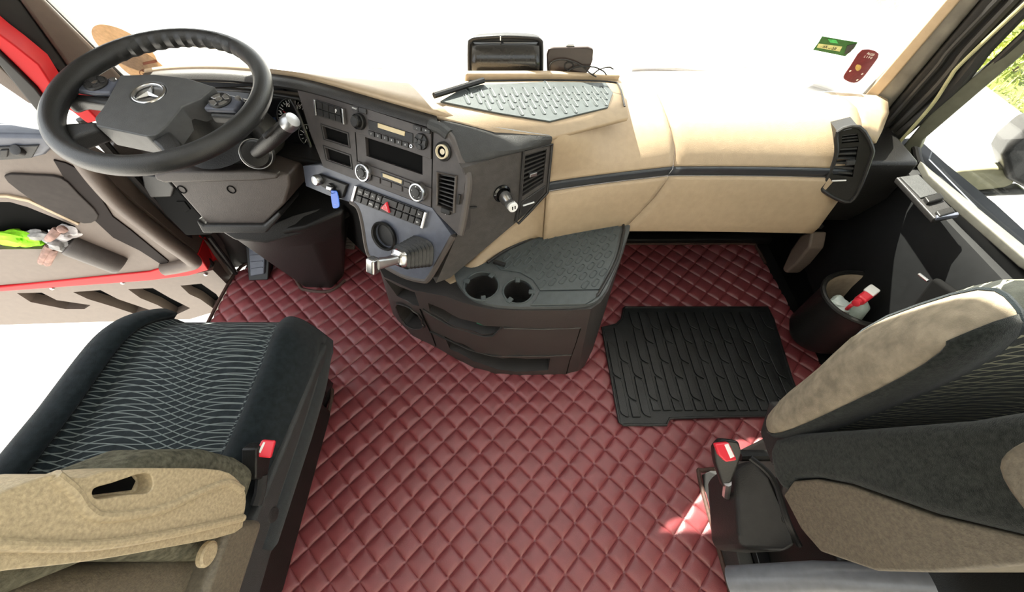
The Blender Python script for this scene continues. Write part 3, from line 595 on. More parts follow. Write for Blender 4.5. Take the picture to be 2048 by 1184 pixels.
# left lower end (fuse cover beside the door)
EP = Plane((-.93, .86, .5), (-.2, -.95, .22))
obj('end_cover', MB().slab(EP, [(283, 345), (330, 352), (396, 425), (430, 462), (420, 470), (372, 472), (330, 430), (292, 372)], -.08, 0), VOID, DASH, bevel=.006)
obj('end_cover_top', MB().slab(EP, [(286, 345), (335, 352), (352, 372), (345, 392), (305, 394), (292, 372)], -.01, .008), BLACK, DASH, bevel=.006)
obj('cover_latch', MB().slab(EP, [(353, 402), (370, 402), (382, 418), (372, 424)], -.004, .003), VOID, DASH, bevel=.002)
# ================================================================== STEERING
WC = V((-.686, .752, .802)); WN = V((.064, -.152, .986)).normalized()
WPl = Plane(WC, WN); RW = .183
SWH = thing('steering_wheel', 'black steering wheel with silver star emblem and thumb switches', 'steering wheel', WC - WN * .06)
we1 = (V((1, 0, 0)) - WN * WN.x).normalized(); we2 = WN.cross(we1)
rings = []
N = 144
for i in range(N):
    a = 2 * math.pi * i / N; d = we1 * math.cos(a) + we2 * math.sin(a); r = []
    for k in range(16):
        q = 2 * math.pi * k / 16; tr = .0175
        inner = max(0, -math.cos(q))
        if .9 < a < 2.55: tr -= .006 * inner * (0.5 + .5 * math.cos(a * 46)) * min(1, (a - .9) * 6, (2.55 - a) * 6)
        r.append(WC + d * (RW + tr * math.cos(q)) + WN * (tr * 1.05 * math.sin(q)))
    rings.append(r)
rings.append(rings[0])
WHEEL = mat('wheel_leather', (.017, .017, .0165), .36, noise=.2, nscale=30, bump=.3, bscale=900)
obj('rim', MB().loft(rings, cap=False), WHEEL, SWH)
HP = WPl.off(-.012)
PAD = mat('pad_grey', (.075, .077, .078), .45, bump=.3, bscale=900)
hub = [(250, 161), (316, 159), (380, 166), (437, 184), (410, 207), (372, 224), (342, 262), (322, 279), (303, 283), (203, 262), (200, 246), (216, 226), (232, 196)]
# domed pad with an emblem well
eu, ev = 306, 196
emb = HP.at(eu, ev, .012)
pad = cut(MB().slab(HP, hub, -.035, .012), [MB().lathe(emb, WN, [(.030, -.006), (.034, .01)], 40)])
obj('hub_pad', pad, PAD, SWH, bevel=.006, seg=3)
obj('emblem_well', MB().lathe(emb - WN * .006, WN, [(.031, 0), (.031, .001), (.0005, .001)], 40), STEEL, SWH)
star = MB().tube([emb - WN * .002 + (we1 * math.cos(q) + we2 * math.sin(q)) * .0275 for q in [2 * math.pi * k / 40 for k in range(40)]], .0032, 10, closed=True)
obj('emblem_ring', star, CHROME, SWH)
st = MB(); c = emb - WN * .003
for k in range(3):
    a = math.radians(100 + 120 * k); d = we1 * math.cos(a) + we2 * math.sin(a); t = WN.cross(d); b1 = we1 * math.cos(a + 1.047) + we2 * math.sin(a + 1.047); b2 = we1 * math.cos(a - 1.047) + we2 * math.sin(a - 1.047)
    st.add([c + WN * .006, c + b1 * .0052, c + d * .0275, c + b2 * .0052, c - WN * .002], [(0, 1, 2), (0, 2, 3), (1, 4, 2), (4, 3, 2)])
obj('emblem_star', st, CHROME, SWH, flat=True, label='silver three-pointed star')
def spoke(poly, o0, o1, m=WHEEL, name='spoke', b=.008): return obj(name, MB().slab(HP, poly, o0, o1), m, SWH, bevel=b, seg=3)
spoke([(100, 252), (150, 249), (200, 246), (204, 262), (165, 276), (128, 292), (108, 280)], -.026, .006)
spoke([(303, 283), (320, 279), (342, 264), (358, 282), (365, 300), (330, 312), (322, 300)], -.026, .006)
spoke([(120, 190), (145, 180), (228, 190), (222, 206), (150, 196), (124, 205)], -.03, -.004)
spoke([(425, 205), (440, 188), (500, 196), (520, 206), (512, 222), (470, 228), (410, 224)], -.03, -.006)
pl_ = obj('button_pod', MB().slab(HP, [(141, 182), (166, 160), (248, 162), (226, 190), (190, 190)], -.006, .006), BLUEG, SWH, bevel=.004)
pr_ = obj('button_pod', MB().slab(HP, [(409, 221), (437, 190), (490, 199), (472, 224)], -.006, .006), BLUEG, SWH, bevel=.004)
for par, (u, v) in ((pl_, (198, 173)), (pr_, (444, 207))):
    c = HP.at(u, v, .006)
    obj('rocker_ring', MB().lathe(c, WN, [(.021, -.002), (.021, .002), (.019, .004), (.0185, .002), (.009, .002)], 32), DARK, par)
    for k in range(4):
        a = .785 + k * 1.5708; d = we1 * math.cos(a) + we2 * math.sin(a); t = WN.cross(d)
        obj('button', MB().prism([c + d * .008 + t * .006, c + d * .017 + t * .010, c + d * .0185, c + d * .017 - t * .010, c + d * .008 - t * .006], WN * .0035), STEEL if par is pr_ else DARK, par, bevel=.001)
    obj('button', MB().lathe(c, WN, [(.0065, 0), (.006, .005), (.0005, .006)], 20), CHROME, par)
for u, v in ((160, 175), (232, 166)): obj('button', MB().lathe(HP.at(u, v, .006), WN, [(.006, -.001), (.0055, .003), (.0005, .004)], 16), STEEL, pl_)
obj('button', MB().lathe(HP.at(480, 203, .006), WN, [(.006, -.001), (.0055, .003), (.0005, .004)], 16), STEEL, pr_)

# column
SC = thing('steering_column', 'brown-grey steering column shroud rising from the floor to the wheel', 'column', (-.62, .80, 0))
def ell(c, ax, rx, ry, n=24):
    x, y, z = frame(ax); return [c + x * (rx * math.cos(q)) + y * (ry * math.sin(q)) for q in [2 * math.pi * k / n for k in range(n)]]
axis = V((.05, .30, -.95)).normalized()
obj('hub_boss', MB().loft([ell(WC - WN * .03, WN, .055, .055), ell(WC - WN * .07, WN, .07, .065), ell(WC + axis * .14, axis, .085, .07)]), BLACK, SC)
KP = Plane((-.62, .735, .55), (.06, -.96, .27))
up_ = [(372, 226), (420, 212), (470, 216), (520, 262), (548, 310), (520, 338), (440, 345), (330, 345), (330, 318), (352, 262)]
obj('upper_shroud', MB().slab(KP.off(-.03), up_, -.10, .0), DARK, SC, bevel=.02, seg=3)
low = [(315, 344), (345, 337), (523, 337), (578, 348), (580, 372), (569, 408), (529, 449), (415, 449), (396, 428), (338, 362), (318, 354)]
obj('lower_cover', MB().slab(KP, low, -.16, 0), mat('cover_taupe', (.07, .056, .049), .45, noise=.08, bump=.3, bscale=700), SC, bevel=.008, seg=3)
obj('cover_ledge', MB().slab(KP, [(315, 344), (345, 337), (523, 337), (560, 343), (560, 353), (520, 357), (338, 361), (320, 355)], -.01, .016), TAUPE, SC, bevel=.006, seg=3)
obj('cover_lip', MB().slab(KP, [(413, 446), (531, 446), (560, 420), (566, 428), (536, 462), (410, 462), (396, 436)], -.12, .012), DARK, SC, bevel=.005)
for u, v in ((364, 379), (463, 379)):
    obj('screw_well', MB().lathe(KP.at(u, v, 0), KP.n, [(.010, -.004), (.010, .0015), (.008, .0018), (.0075, -.002), (.0005, -.002)], 20), VOID, SC)
# lower tower to the floor
tw = [(430, 458, .42), (530, 470, .40), (610, 455, .42), (690, 420, .44), (700, 350, .46), (560, 330, .50)]
bt = [(600, 566, 0), (612, 576, 0), (664, 578, 0), (688, 552, 0), (690, 500, .0), (620, 500, 0)]
mid = [(470, 480, .33), (555, 497, .30), (630, 490, .32), (688, 470, .34), (700, 430, .34), (590, 400, .36)]
obj('column_tower', MB().loft([[Z(*q) for q in tw], [Z(*q) for q in mid], [Z(*q) for q in bt]]), BLACK, SC, bevel=.012, seg=3)
obj('tower_skirt', MB().prism([Z(*q) for q in [(420, 452, .435), (530, 452, .43), (585, 430, .43), (690, 400, .44), (690, 440, .40), (600, 470, .39), (530, 488, .385), (470, 482, .39)]], (0, .05, -.03)), DARK, SC, bevel=.01)
# stalk with chrome collar
sk = obj('stalk_boss', MB().lathe(Y(512, 308, .74), (.35, -.75, .5), [(.030, -.05), (.030, 0), (.026, .008), (.016, .010), (.0005, .010)], 26), BLACK, SC)
obj('stalk_collar', MB().tube([Y(512, 308, .735) + frame((.35, -.75, .5))[0] * (.031 * math.cos(q)) + frame((.35, -.75, .5))[1] * (.031 * math.sin(q)) for q in [2 * math.pi * k / 30 for k in range(30)]], .0012, 8, closed=True), STEEL, SC)
s0 = Y(512, 306, .735); s1 = Y(552, 272, .72); s2 = Y(585, 243, .715)
obj('control_stalk', MB().tube(smooth([s0, lerp(s0, s1, .5), s1, lerp(s1, s2, .6), s2], 5), [.012, .0125, .013, .0135, .0145, .015, .0155, .016, .016, .016, .016, .016, .016, .0155, .015, .0145, .0145, .0145, .014, .013, .008][:21], 14), BLACK, SC)
obj('stalk_tip', MB().lathe(s2 + V((0, 0, .002)), (s2 - s1), [(.0165, -.018), (.017, -.004), (.014, .004), (.0005, .007)], 18), STEEL, SC)
obj('stalk_switch', MB().slab(Plane(lerp(s1, s2, .3), (-.25, -.6, .75)), [(538, 276), (572, 248), (578, 252), (544, 283)], .012, .019), DARK, SC, bevel=.002)

# pedals
def pedal(name, label, poly, z0, slope, m):
    pl = Plane(Z(*poly[0], z0), (0, -slope, 1)); t = thing(name, label, 'pedal', Z(*poly[0], 0))
    obj('pad', MB().slab(pl, poly, -.012, .0), m, t, bevel=.004)
    c = sum((pl.at(*p) for p in poly), V((0, 0, 0))) / len(poly)
    obj('arm', MB().tube([c + V((0, .01, -.008)), c + V((0, .03, .02)), c + V((0, .06, .05))], .010, 8), BLACK, t)
    for k in range(4):
        a = quadpt(poly, .12, .18 + k * .2); b = quadpt(poly, .88, .18 + k * .2)
        obj('tread_bar', MB().tube([pl.at(*a, .001), pl.at(*b, .001)], .002, 6), m, t)
    return t
pedal('brake_pedal', 'worn grey brake pedal beside the centre stack', [(684, 466), (712, 470), (708, 500), (680, 496)], .10, 1.2, TAUPE)
fp = pedal('foot_rest', 'blue-grey sloping foot rest by the open door', [(496, 486), (530, 486), (528, 548), (500, 553)], .12, 1.1, BLUEG)
obj('block', MB().prism([Z(490, 490, .11), Z(540, 486, .11), Z(536, 560, .01), Z(497, 562, .01)], (0, .06, -.0)), BLACK, fp, bevel=.004)

# ================================================================== CENTRE CONSOLE
CON = thing('centre_console', 'dark grey centre console with cup holders, drawers and ribbed tray', 'console', (0, .62, 0))
pair = [((757, 532, .36), (786, 628)), ((768, 554, .37), (797, 643)), ((826, 580, .39), (826, 673)), ((893, 593, .41), (871, 695)), ((925, 605, .42), (905, 714)), ((977, 618, .42), (945, 735)), ((1041, 621, .42), (993, 748)), ((1090, 621, .42), (1041, 751)), ((1137, 621, .42), (1131, 749)), ((1182, 618, .42), (1155, 743)), ((1201, 605, .42), (1169, 732)), ((1217, 580, .42), (1185, 700)), ((1246, 506, .42), (1201, 640)), ((1259, 464, .42), (1210, 585)), ((1252, 428, .42), (1212, 545))]
rt = [Z(*a) for a, b in pair]; rb = [Z(*b, .002) for a, b in pair]
backT = [V((.10, .80, .42)), V((-.05, .68, .42)), V((-.2, .66, .40))]; backB = [V((.10, .86, .002)), V((-.1, .86, .002)), V((-.3, .84, .002))]
T = [Z(q[0], q[1], q[2]) for q, _ in pair]
def wall(s, t, o=0):
    i = min(len(rt) - 2, int(s)); k = s - i; a = lerp(rt[i], rt[i + 1], k); b = lerp(rb[i], rb[i + 1], k)
    tan = rt[i + 1] - rt[i]; nn = (b - a).cross(tan).normalized()
    if nn.dot(CAM - a) < 0 and nn.y > 0: nn = -nn
    if nn.y > 0 and i < 11: nn = -nn
    return lerp(a, b, t) + nn * o, nn
GRID = [(s / 12, t / 40, px(wall(s / 12, t / 40)[0])) for s in range(12 * 13) for t in range(41)]
def wst(u, v):
    s, t, _ = min(GRID, key=lambda g: (g[2][0] - u) ** 2 + (g[2][1] - v) ** 2); return s, t
def wp(u, v, o=0): s, t = wst(u, v); return wall(s, t, o)[0]
body = MB().loft([rb + backB, rt + backT])
def pocket(poly, d):
    pts = [wp(u, v, .02) for u, v in poly]; c = wall(*wst(sum(p[0] for p in poly) / len(poly), sum(p[1] for p in poly) / len(poly)))[1]
    return MB().prism(pts, -c * (d + .02)), c
pk1 = [(769, 557), (797, 573), (826, 583), (834, 612), (806, 601), (792, 594)]
pk2 = sm2([(792, 612), (806, 609), (828, 622), (843, 640), (845, 655), (828, 658), (806, 643)], 3)
pk3 = [(857, 606), (905, 630), (955, 648), (1000, 654), (985, 668), (965, 668), (900, 648), (862, 622)]
pk4 = [(893, 676), (940, 697), (985, 714), (1030, 718), (1099, 717), (1094, 741), (1030, 742), (985, 736), (940, 717), (903, 700)]
cups = [(963, 571, .043), (1036, 582, .037)]
ccut = [MB().lathe(Z(u, v, .43) - V((0, 0, .085)), (0, 0, 1), [(r * .9, 0), (r, .12)], 32) for u, v, r in cups]
pks = [pocket(p, d)[0] for p, d in ((pk1, .07), (pk2, .05), (pk3, .035), (pk4, .08))]
CONP = mat('console_plastic', (.032, .029, .0275), .45, noise=.12, nscale=12, bump=.4, bscale=600)
obj('console_body', cut(body, pks + ccut), CONP, CON, angle=28)
# tray top
tray = sm2([(908, 548), (918, 575), (945, 602), (990, 617), (1045, 621)], 4, False) + sm2([(1140, 620), (1180, 614), (1200, 600), (1215, 575), (1245, 500), (1257, 462), (1250, 429)], 4, False) + sm2([(1235, 429), (1170, 438), (1100, 455), (1020, 490), (960, 522), (908, 548)], 4, False)[:-1]
tb = MB().prism([Z(u, v, .415) for u, v in tray], (0, 0, .016))
obj('tray_top', cut(tb, ccut), mat('tray_plastic', (.062, .069, .07), .5, noise=.1, bump=.25), CON, angle=28)
for u, v, r in cups:
    obj('cup_floor', MB().lathe(Z(u, v, .43) - V((0, 0, .085)), (0, 0, 1), [(r * .93, -.004), (r * .93, .004), (r * .6, .005), (r * .6, .003), (r * .3, .004), (.0005, .004)], 28), BLACK, CON)
    obj('cup_rim', MB().tube([Z(u, v, .431) + V((math.cos(q) * r, math.sin(q) * r, 0)) for q in [2 * math.pi * k / 32 for k in range(32)]], .0025, 6, closed=True), RUBBER2, CON)
for (u, v, r), angs in zip(cups, ((2.8, .9, -1.4), (1.6, -.1, -2.2))):
    for a in angs: obj('cup_clip', MB().box(Z(u, v, .431) + V((math.cos(a), math.sin(a), 0)) * (r - .003), (.016, .012, .007), Matrix.Rotation(a, 3, 'Z')), RUBBER2, CON, bevel=.002)
obj('tray_rim', MB().tube(smooth([Z(u, v, .434) for u, v in [(975, 525), (1020, 496), (1100, 461), (1170, 444), (1236, 436), (1247, 452), (1246, 470), (1233, 520), (1200, 583), (1192, 590)]], 5), .004, 8), DARK, CON)
mp = [(985, 524), (1025, 498), (1100, 467), (1170, 450), (1230, 443), (1240, 460), (1228, 515), (1198, 580), (1080, 582), (1065, 560), (1040, 546), (1000, 540)]
rm = obj('tray_mat', MB().prism([Z(u, v, .431) for u, v in mp], (0, 0, .0035)), RUBBER2, CON, bevel=.001)
def inside(p, poly):
    r = False
    for i in range(len(poly)):
        a, b = poly[i], poly[i - 1]
        if (a[1] > p[1]) != (b[1] > p[1]) and p[0] < (b[0] - a[0]) * (p[1] - a[1]) / (b[1] - a[1]) + a[0]: r = not r
    return r
def ribs(inz, ang, z, du, dv, L, wd, h, poly3):
    mb = MB(); c, s = math.cos(ang), math.sin(ang); xs = [p.x for p in poly3]; ys = [p.y for p in poly3]; P2_ = [(p.x, p.y) for p in poly3]
    for i in range(-40, 40):
        for j in range(-40, 40):
            a, b = i * du + (j % 2) * 0, j * dv + (i % 2) * dv * .5
            m = V((sum(xs) / len(xs) + a * c - b * s, sum(ys) / len(ys) + a * s + b * c, z))
            e = V((-s, c, 0)) * (L / 2); f = V((c, s, 0)) * wd / 2
            if all(inside((q.x, q.y), P2_) for q in (m + e * 1.2 + f, m - e * 1.2 - f, m + e * 1.2 - f, m - e * 1.2 + f)):
                pts = []
                for k in range(5): t = math.pi * k / 4; pts.append(m + e + f * math.cos(t) + V((-s, c, 0)) * (wd / 2 * math.sin(t)))
                for k in range(5): t = math.pi * (1 + k / 4); pts.append(m - e + f * math.cos(t) + V((-s, c, 0)) * (wd / 2 * math.sin(t)))
                mb.tube([p + V((0, 0, h * .3)) for p in pts], .0016, 5, closed=True)
    return mb
obj('mat_ribs', ribs(None, -.62, .4345, .0175, .040, .017, .0105, .0022, [Z(u, v, .434) for u, v in mp]), RUBBER2, rm, angle=50)
obj('mat_step', MB().prism([Z(u, v, .431) for u, v in [(1078, 585), (1199, 583), (1190, 598), (1170, 610), (1060, 612), (1072, 600)]], (0, 0, .005)), RUBBER2, CON, bevel=.002)
# drawers (proud panels), seams
def sheet(poly_st, o, n=14):
    s0, s1, tf0, tf1 = poly_st; rows = []
    for i in range(n + 1):
        s = lerp(s0, s1, i / n); rows.append([wall(s, tf0(i / n), o)[0], wall(s, lerp(tf0(i / n), tf1(i / n), .5), o)[0], wall(s, tf1(i / n), o)[0]])
    return MB().loft(rows, closed=False)
def line(pts, o, r): return MB().tube([wp(u, v, o) for u, v in pts], r, 6)
obj('drawer_seam', line([(842, 618), (850, 640), (862, 668), (873, 692)], .0, .0022), VOID, CON)
obj('drawer_seam', line([(1160, 655), (1150, 690), (1140, 720), (1133, 745)], .0, .0022), VOID, CON)
dr = obj('drawer', line([(1005, 655), (1080, 656), (1160, 656)], .0, .003), DARK, CON)
obj('drawer_lip', line([(860, 662), (900, 680), (940, 698), (985, 710), (1040, 712), (1100, 710), (1142, 709)], .001, .0032), DARK, dr)
obj('drawer_grip', line([(847, 618), (862, 626), (900, 652), (965, 672), (986, 671), (1003, 657)], .001, .0035), DARK, dr)
for p, d in ((pk1, .065), (pk2, .045), (pk3, .03), (pk4, .075)):
    b, c = pocket(p, d); cc = [wp(u, v, -d) for u, v in p]
    obj('pocket_back', MB().prism(cc, -c * .004), VOID, CON)
obj('pocket_ring', MB().tube([wp(u, v, .001) for u, v in pk2], .003, 6, closed=True), DARK, CON)
obj('tray_latch', MB().tube([Z(988, 523, .438), Z(1010, 530, .438)], [.006, .006], 8), BLACK, CON)
obj('cigarette_packet', MB().prism([wp(950, 655, -.02), wp(972, 662, -.02), wp(968, 667, -.02), wp(948, 661, -.02)], (0, .03, .0)), mat('green_card', (.01, .16, .09), .4), label='small green packet inside the console drawer', cat='packet')

# gear lever
GL = thing('gear_lever', 'black bellows gear lever with chrome handle on the console stack', 'gear lever', GP.at(845, 500))
g0 = GP.at(846, 502); gd = (GP.n + GE1 * -.25).normalized()
def rsq(c, hx, hy, n=28, e=4):
    out = []
    for k in range(n):
        q = 2 * math.pi * k / n; cs, sn = math.cos(q), math.sin(q); r = (abs(cs) ** e + abs(sn) ** e) ** (-1 / e); out.append(c + GE1 * (hx * r * cs) + GE2 * (hy * r * sn))
    return out
rg = []
for i in range(15):
    t = i / 14; s = lerp(.031, .021, t) + (.0025 if i % 2 else -.0015); rg.append(rsq(g0 + gd * (.062 * t), s, s * 1.05))
obj('bellows', MB().loft(rg), RUBBER, GL)
ge = g0 + gd * .062
obj('collar', MB().loft([rsq(ge, .019, .020), rsq(ge + gd * .006, .018, .019), rsq(ge + gd * .012, .012, .012)]), CHROME, GL)
gh = ge + gd * .055 - GE1 * .004
obj('shaft', MB().loft([rsq(ge + gd * .01, .010, .010), rsq(ge + gd * .03, .008, .010), rsq(gh, .009, .013)]), STEEL, GL)
obj('grip', MB().box(gh + gd * .004 - GE1 * .004 - GE2 * .004, (.022, .036, .022), Matrix((GE1, GE2, GP.n)).transposed()), CHROME, GL, bevel=.005, seg=3)
# coins
for i, (u, v, r) in enumerate([(762, 494, .0105), (776, 488, .011), (784, 478, .010)]):
    c = GP.at(u, v, -.04) ; c = lerp(CAM, c, 1)
    obj('coin', MB().lathe(GP.at(771, 471, -.048) + GE1 * (-.012 + .012 * i) + GE2 * (-.010 + .006 * i), GP.n + V((.1 * i, 0, .1)), [(r, 0), (r, .0018), (r * .9, .0022), (r * .85, .0016), (.0005, .0016)], 22), mat('coin_%d' % i, (.55, .55, .42) if i < 2 else (.45, .25, .12), .35, .9), label=['silver coin at the left in the dash cup', 'silver coin in the middle of the dash cup', 'copper coin at the right in the dash cup'][i], cat='coin', group='coins in the dash cup')
# key with tag
KEY = thing('ignition_key', 'ignition key with bright blue tag hanging from the dashboard', 'key', GP.at(680, 400))
obj('key_head', MB().slab(GP, [(664, 368), (676, 372), (674, 379), (663, 376)], .013, .018), STEEL, KEY, bevel=.002)
obj('key_ring', MB().tube([GP.at(676, 379, .016) + GE2 * (.006 * math.sin(q)) + GP.n * (.006 * math.cos(q)) for q in [2 * math.pi * k / 16 for k in range(16)]], .0009, 6, closed=True), CHROME, KEY)
tg = obj('tag', MB().slab(GP, sm2([(671, 381), (677, 379), (684, 382), (688, 406), (686, 412), (680, 414), (674, 410)], 3), .012, .0145), BLUE, KEY, bevel=.001)
text('----', .005, GP.at(681, 406, .0148), GE1, GE2, INK, tg, 'print')
# charger plug in side panel
USB = thing('charger_plug', 'small white and chrome charger plugged into the dark side panel', 'charger', SP.at(1005, 388))
obj('socket_ring', MB().lathe(SP.at(1003, 386), SP.n, [(.020, -.002), (.020, .004), (.016, .006), (.0155, .001), (.0005, .001)], 28), GLOSS, USB)
obj('plug_body', MB().lathe(SP.at(1005, 388, .002), SP.n + V((0, 0, -.15)), [(.014, 0), (.014, .018), (.011, .026), (.011, .03), (.0005, .03)], 24), CHROME, USB)
pf = Plane(SP.at(1012, 398, .032), SP.n + V((0, 0, .1)))
obj('plug_face', MB().lathe(pf.p, pf.n, [(.0115, -.008), (.0115, .002), (.0095, .004), (.0005, .004)], 26), WHITE, USB)
for s in (-1, 1): obj('port', MB().box(pf.p + pf.n * .004 + SE1 * (.0032 * s), (.0022, .002, .008), Matrix((SE1, pf.n, SE2)).transposed()), VOID, USB)

# ================================================================== RUBBER FOOT MAT
RM = thing('rubber_foot_mat', 'black rubber foot mat with lozenge tread before the passenger seat', 'rubber mat', (.62, .58, .01))
mo = [(1250, 616), (1534, 616), (1545, 640), (1582, 760), (1612, 833), (1480, 834), (1338, 838), (1332, 851), (1246, 851), (1238, 846), (1204, 656), (1232, 650), (1243, 640), (1247, 618)]
m3 = [Z(u, v, .011) for u, v in mo]
obj('base_sheet', MB().prism(m3, (0, 0, .005)), RUBBER, RM, bevel=.0015)
obj('raised_border', MB().tube([p + V((0, 0, .005)) for p in m3], .004, 6, closed=True), RUBBER, RM)
tr = MB(); P2_ = [(p.x, p.y) for p in m3]
pitch, rowp = .0335, .128
for i in range(18):
    x = m3[10].x + .028 + i * pitch
    for j in range(-1, 5):
        y0 = .365 + j * rowp + (i % 2) * rowp * .42; sk_ = lambda y: -.03 * (y - .36)     # the sheet is laid slightly askew
        w_, l_ = pitch * .36, rowp * .46; yc = y0 + rowp / 2
        shape = [(-w_, -l_ + .014), (-w_ + .004, -l_ + .004), (w_ * .3, -l_ - .004), (w_, -l_ - .010), (w_, l_ - .014), (w_ - .004, l_ - .004), (-w_ * .3, l_ + .004), (-w_, l_ + .010)]
        pts = [V((x + a + sk_(yc + b), min(.745, max(.385 if x > .42 else .365, yc + b)), .016)) for a, b in shape]
        if max(p.y for p in pts) - min(p.y for p in pts) < .02: continue
        if all(inside((p.x, p.y), P2_) for p in pts): tr.prism(pts, (0, 0, .006))
obj('tread', tr, RUBBER, RM, bevel=.0015)
# ================================================================== SEATS
def net(name, base, linec, period, ax):
    m = mat(name, base, .9, noise=.3, nscale=90, bump=.5, bscale=1200, sheen=.1, spec=.1); nt = m.node_tree; L = nt.links.new
    b = nt.nodes['Principled BSDF']; ramp = [n for n in nt.nodes if n.type == 'VALTORGB'][0]
    tc = [n for n in nt.nodes if n.type == 'TEX_COORD'][0]; sx = nt.nodes.new('ShaderNodeSeparateXYZ'); L(tc.outputs['Object'], sx.inputs[0])
    def M(op, a, b_=None, c=None):
        n = nt.nodes.new('ShaderNodeMath'); n.operation = op
        for i, q in enumerate((a, b_, c)):
            if q is None: continue
            if isinstance(q, (int, float)): n.inputs[i].default_value = q
            else: L(q, n.inputs[i])
        return n.outputs[0]
    xx, yy = sx.outputs[0], sx.outputs[ax]
    fac = None
    for s, ph, fr in ((.22, 0, 26), (-.22, 1.7, 31)):
        wv = M('MULTIPLY', M('SINE', M('ADD', M('MULTIPLY', xx, fr), M('MULTIPLY_ADD', yy, 9, ph))), period * .55)
        t = M('DIVIDE', M('ADD', M('ADD', yy, M('MULTIPLY', xx, s)), wv), period)
        d = M('ABSOLUTE', M('SUBTRACT', M('FRACT', M('ADD', t, 50)), .5)); l = M('LESS_THAN', d, .075)
        fac = l if fac is None else M('MAXIMUM', fac, l)
    mx = nt.nodes.new('ShaderNodeMix'); mx.data_type = 'RGBA'; L(M('MULTIPLY', fac, .75), mx.inputs[0]); L(ramp.outputs[0], mx.inputs[6]); mx.inputs[7].default_value = (*linec, 1)
    L(mx.outputs[2], b.inputs['Base Color']); return m
NET1 = net('net_cloth', (.016, .021, .024), (.20, .23, .22), .0145, 1)
NET2 = net('net_cloth_upright', (.022, .024, .02), (.42, .40, .26), .0145, 2)

DS = thing('driver_seat', 'dark velour driver seat with net-pattern cushion and folded-up armrest', 'seat', (-.72, .25, 0))
# cushion as a height field
def cushion(x0, x1, y0, y1, fn, nx=48, ny=40, zb=.33):
    rows = []
    for j in range(ny + 1):
        t = j / ny; rows.append([fn(lerp(x0, x1, i / nx), lerp(y0, y1, t), i / nx, t) for i in range(nx + 1)])
    return rows
XC, HW = -.715, .25
def cz(s, y):     # s=-1..1 across, y metres
    z = .405
    b = max(0, (abs(s) - .60) / .40); z += .030 * math.sin(math.pi * min(1, b) ** .8) - .075 * b ** 5
    f = max(0, (y - .38) / .125); z -= .055 * f ** 3
    z += .012 * max(0, (.25 - y)) / .2
    seam = min(abs(abs(s) - .655) / .03, 1); z -= .007 * (1 - seam) ** 2
    return z
def cpt(s, t):
    y = lerp(.02, .505, t); hw = HW * (1 - .16 * max(0, (t - .6) / .4) ** 3 + .04 * (1 - t)); return V((XC + s * hw + .012 * (1 - t) * -1, y, cz(s, y)))
NX, NY = 60, 44
allp = [[cpt(-1 + 2 * i / NX, j / NY) for i in range(NX + 1)] for j in range(NY + 1)]
i0, i1 = int(NX * (.5 - .5 * .655)), int(NX * (.5 + .5 * .655)) + 1
def grid(rows): return MB().loft(rows, closed=False)
obj('cushion_insert', grid([r[i0:i1 + 1] for r in allp]), NET1, DS, solid=.02, angle=60)
obj('cushion_bolster', grid([r[:i0 + 1] for r in allp]), VELOUR, DS, solid=.02, angle=60)
obj('cushion_bolster', grid([r[i1:] for r in allp]), VELOUR, DS, solid=.02, angle=60)
skirt = [r[0] for r in allp] + [p for p in allp[-1][1:]] + [r[-1] for r in allp[::-1][1:]]
obj('cushion_side', MB().loft([skirt, [lerp(p, V((XC, .26, p.z)), -.012) + V((0, 0, -.03)) for p in skirt], [lerp(p, V((XC, .26, p.z)), .05) + V((0, 0, -.075)) for p in skirt], [lerp(p, V((XC, .26, .28)), .15) + V((0, 0, -.0)) - V((0, 0, lerp(p, V((XC, .26, .28)), .15).z - .285)) for p in skirt]], closed=False), VELOUR, DS, angle=80)
obj('seat_pan', MB().box((XC, .23, .285), (.43, .44, .05)), BLACK, DS, bevel=.01)
obj('suspension_base', MB().box((XC - .02, .16, .13), (.34, .46, .26)), BLACK, DS, bevel=.015)
# side plate + rails on the aisle side
obj('side_cover', MB().prism([V((-.497, y, z)) for y, z in [(-.10, .30), (.10, .305), (.30, .315), (.44, .32), (.455, .335), (.40, .35), (.20, .374), (.05, .40), (-.10, .42)]], (.03, 0, 0)), SOFT, DS, bevel=.008, seg=3)
for y, z in ((.075, .345),): obj('cover_cap', MB().lathe((-.466, y, z), (1, 0, .2), [(.014, -.003), (.014, .001), (.012, .002), (.0005, .001)], 20), DARK, DS)
obj('slide_rail', MB().box((-.61, .20, .10), (.05, .56, .20)), GLOSS, DS, bevel=.004)
obj('rail_flange', MB().box((-.60, .20, .203), (.055, .56, .008)), GLOSS, DS, bevel=.002)
obj('rail_groove', MB().box((-.584, .16, .11), (.004, .34, .022)), STEEL, DS, bevel=.002)
obj('rail_strut', MB().tube([(-.56, .47, .20), (-.565, .2, .19), (-.565, -.08, .18)], .012, 10), BLACK, DS)
for y in (.02, .16, .30, .40): obj('bolt', MB().lathe((-.585, y, .16), (1, 0, 0), [(.006, 0), (.006, .004), (.0005, .005)], 8), STEEL, DS)
# buckle
bk = obj('belt_buckle', MB().prism([X(513, 897, -.462), X(527, 886, -.462), X(548, 884, -.462), X(543, 915, -.462), X(535, 960, -.462), X(512, 958, -.462)], (-.028, 0, 0)), BLACK, DS, bevel=.004)
rp = Plane(X(530, 897, -.455), (.35, -.25, .9))
obj('release_button', MB().slab(rp, [(512, 900), (524, 879), (551, 881), (541, 917), (508, 913)], -.012, .0), REDP, bk, bevel=.003, label='red release button')
obj('buckle_slot', MB().slab(rp, [(516, 904), (527, 884), (531, 885), (521, 906)], -.002, .001), WHITE, bk, bevel=.0006)
obj('buckle_strap', MB().tube([X(524, 950, -.468), X(520, 985, -.468), X(512, 1010, -.47)], .010, 8), DARK, DS)
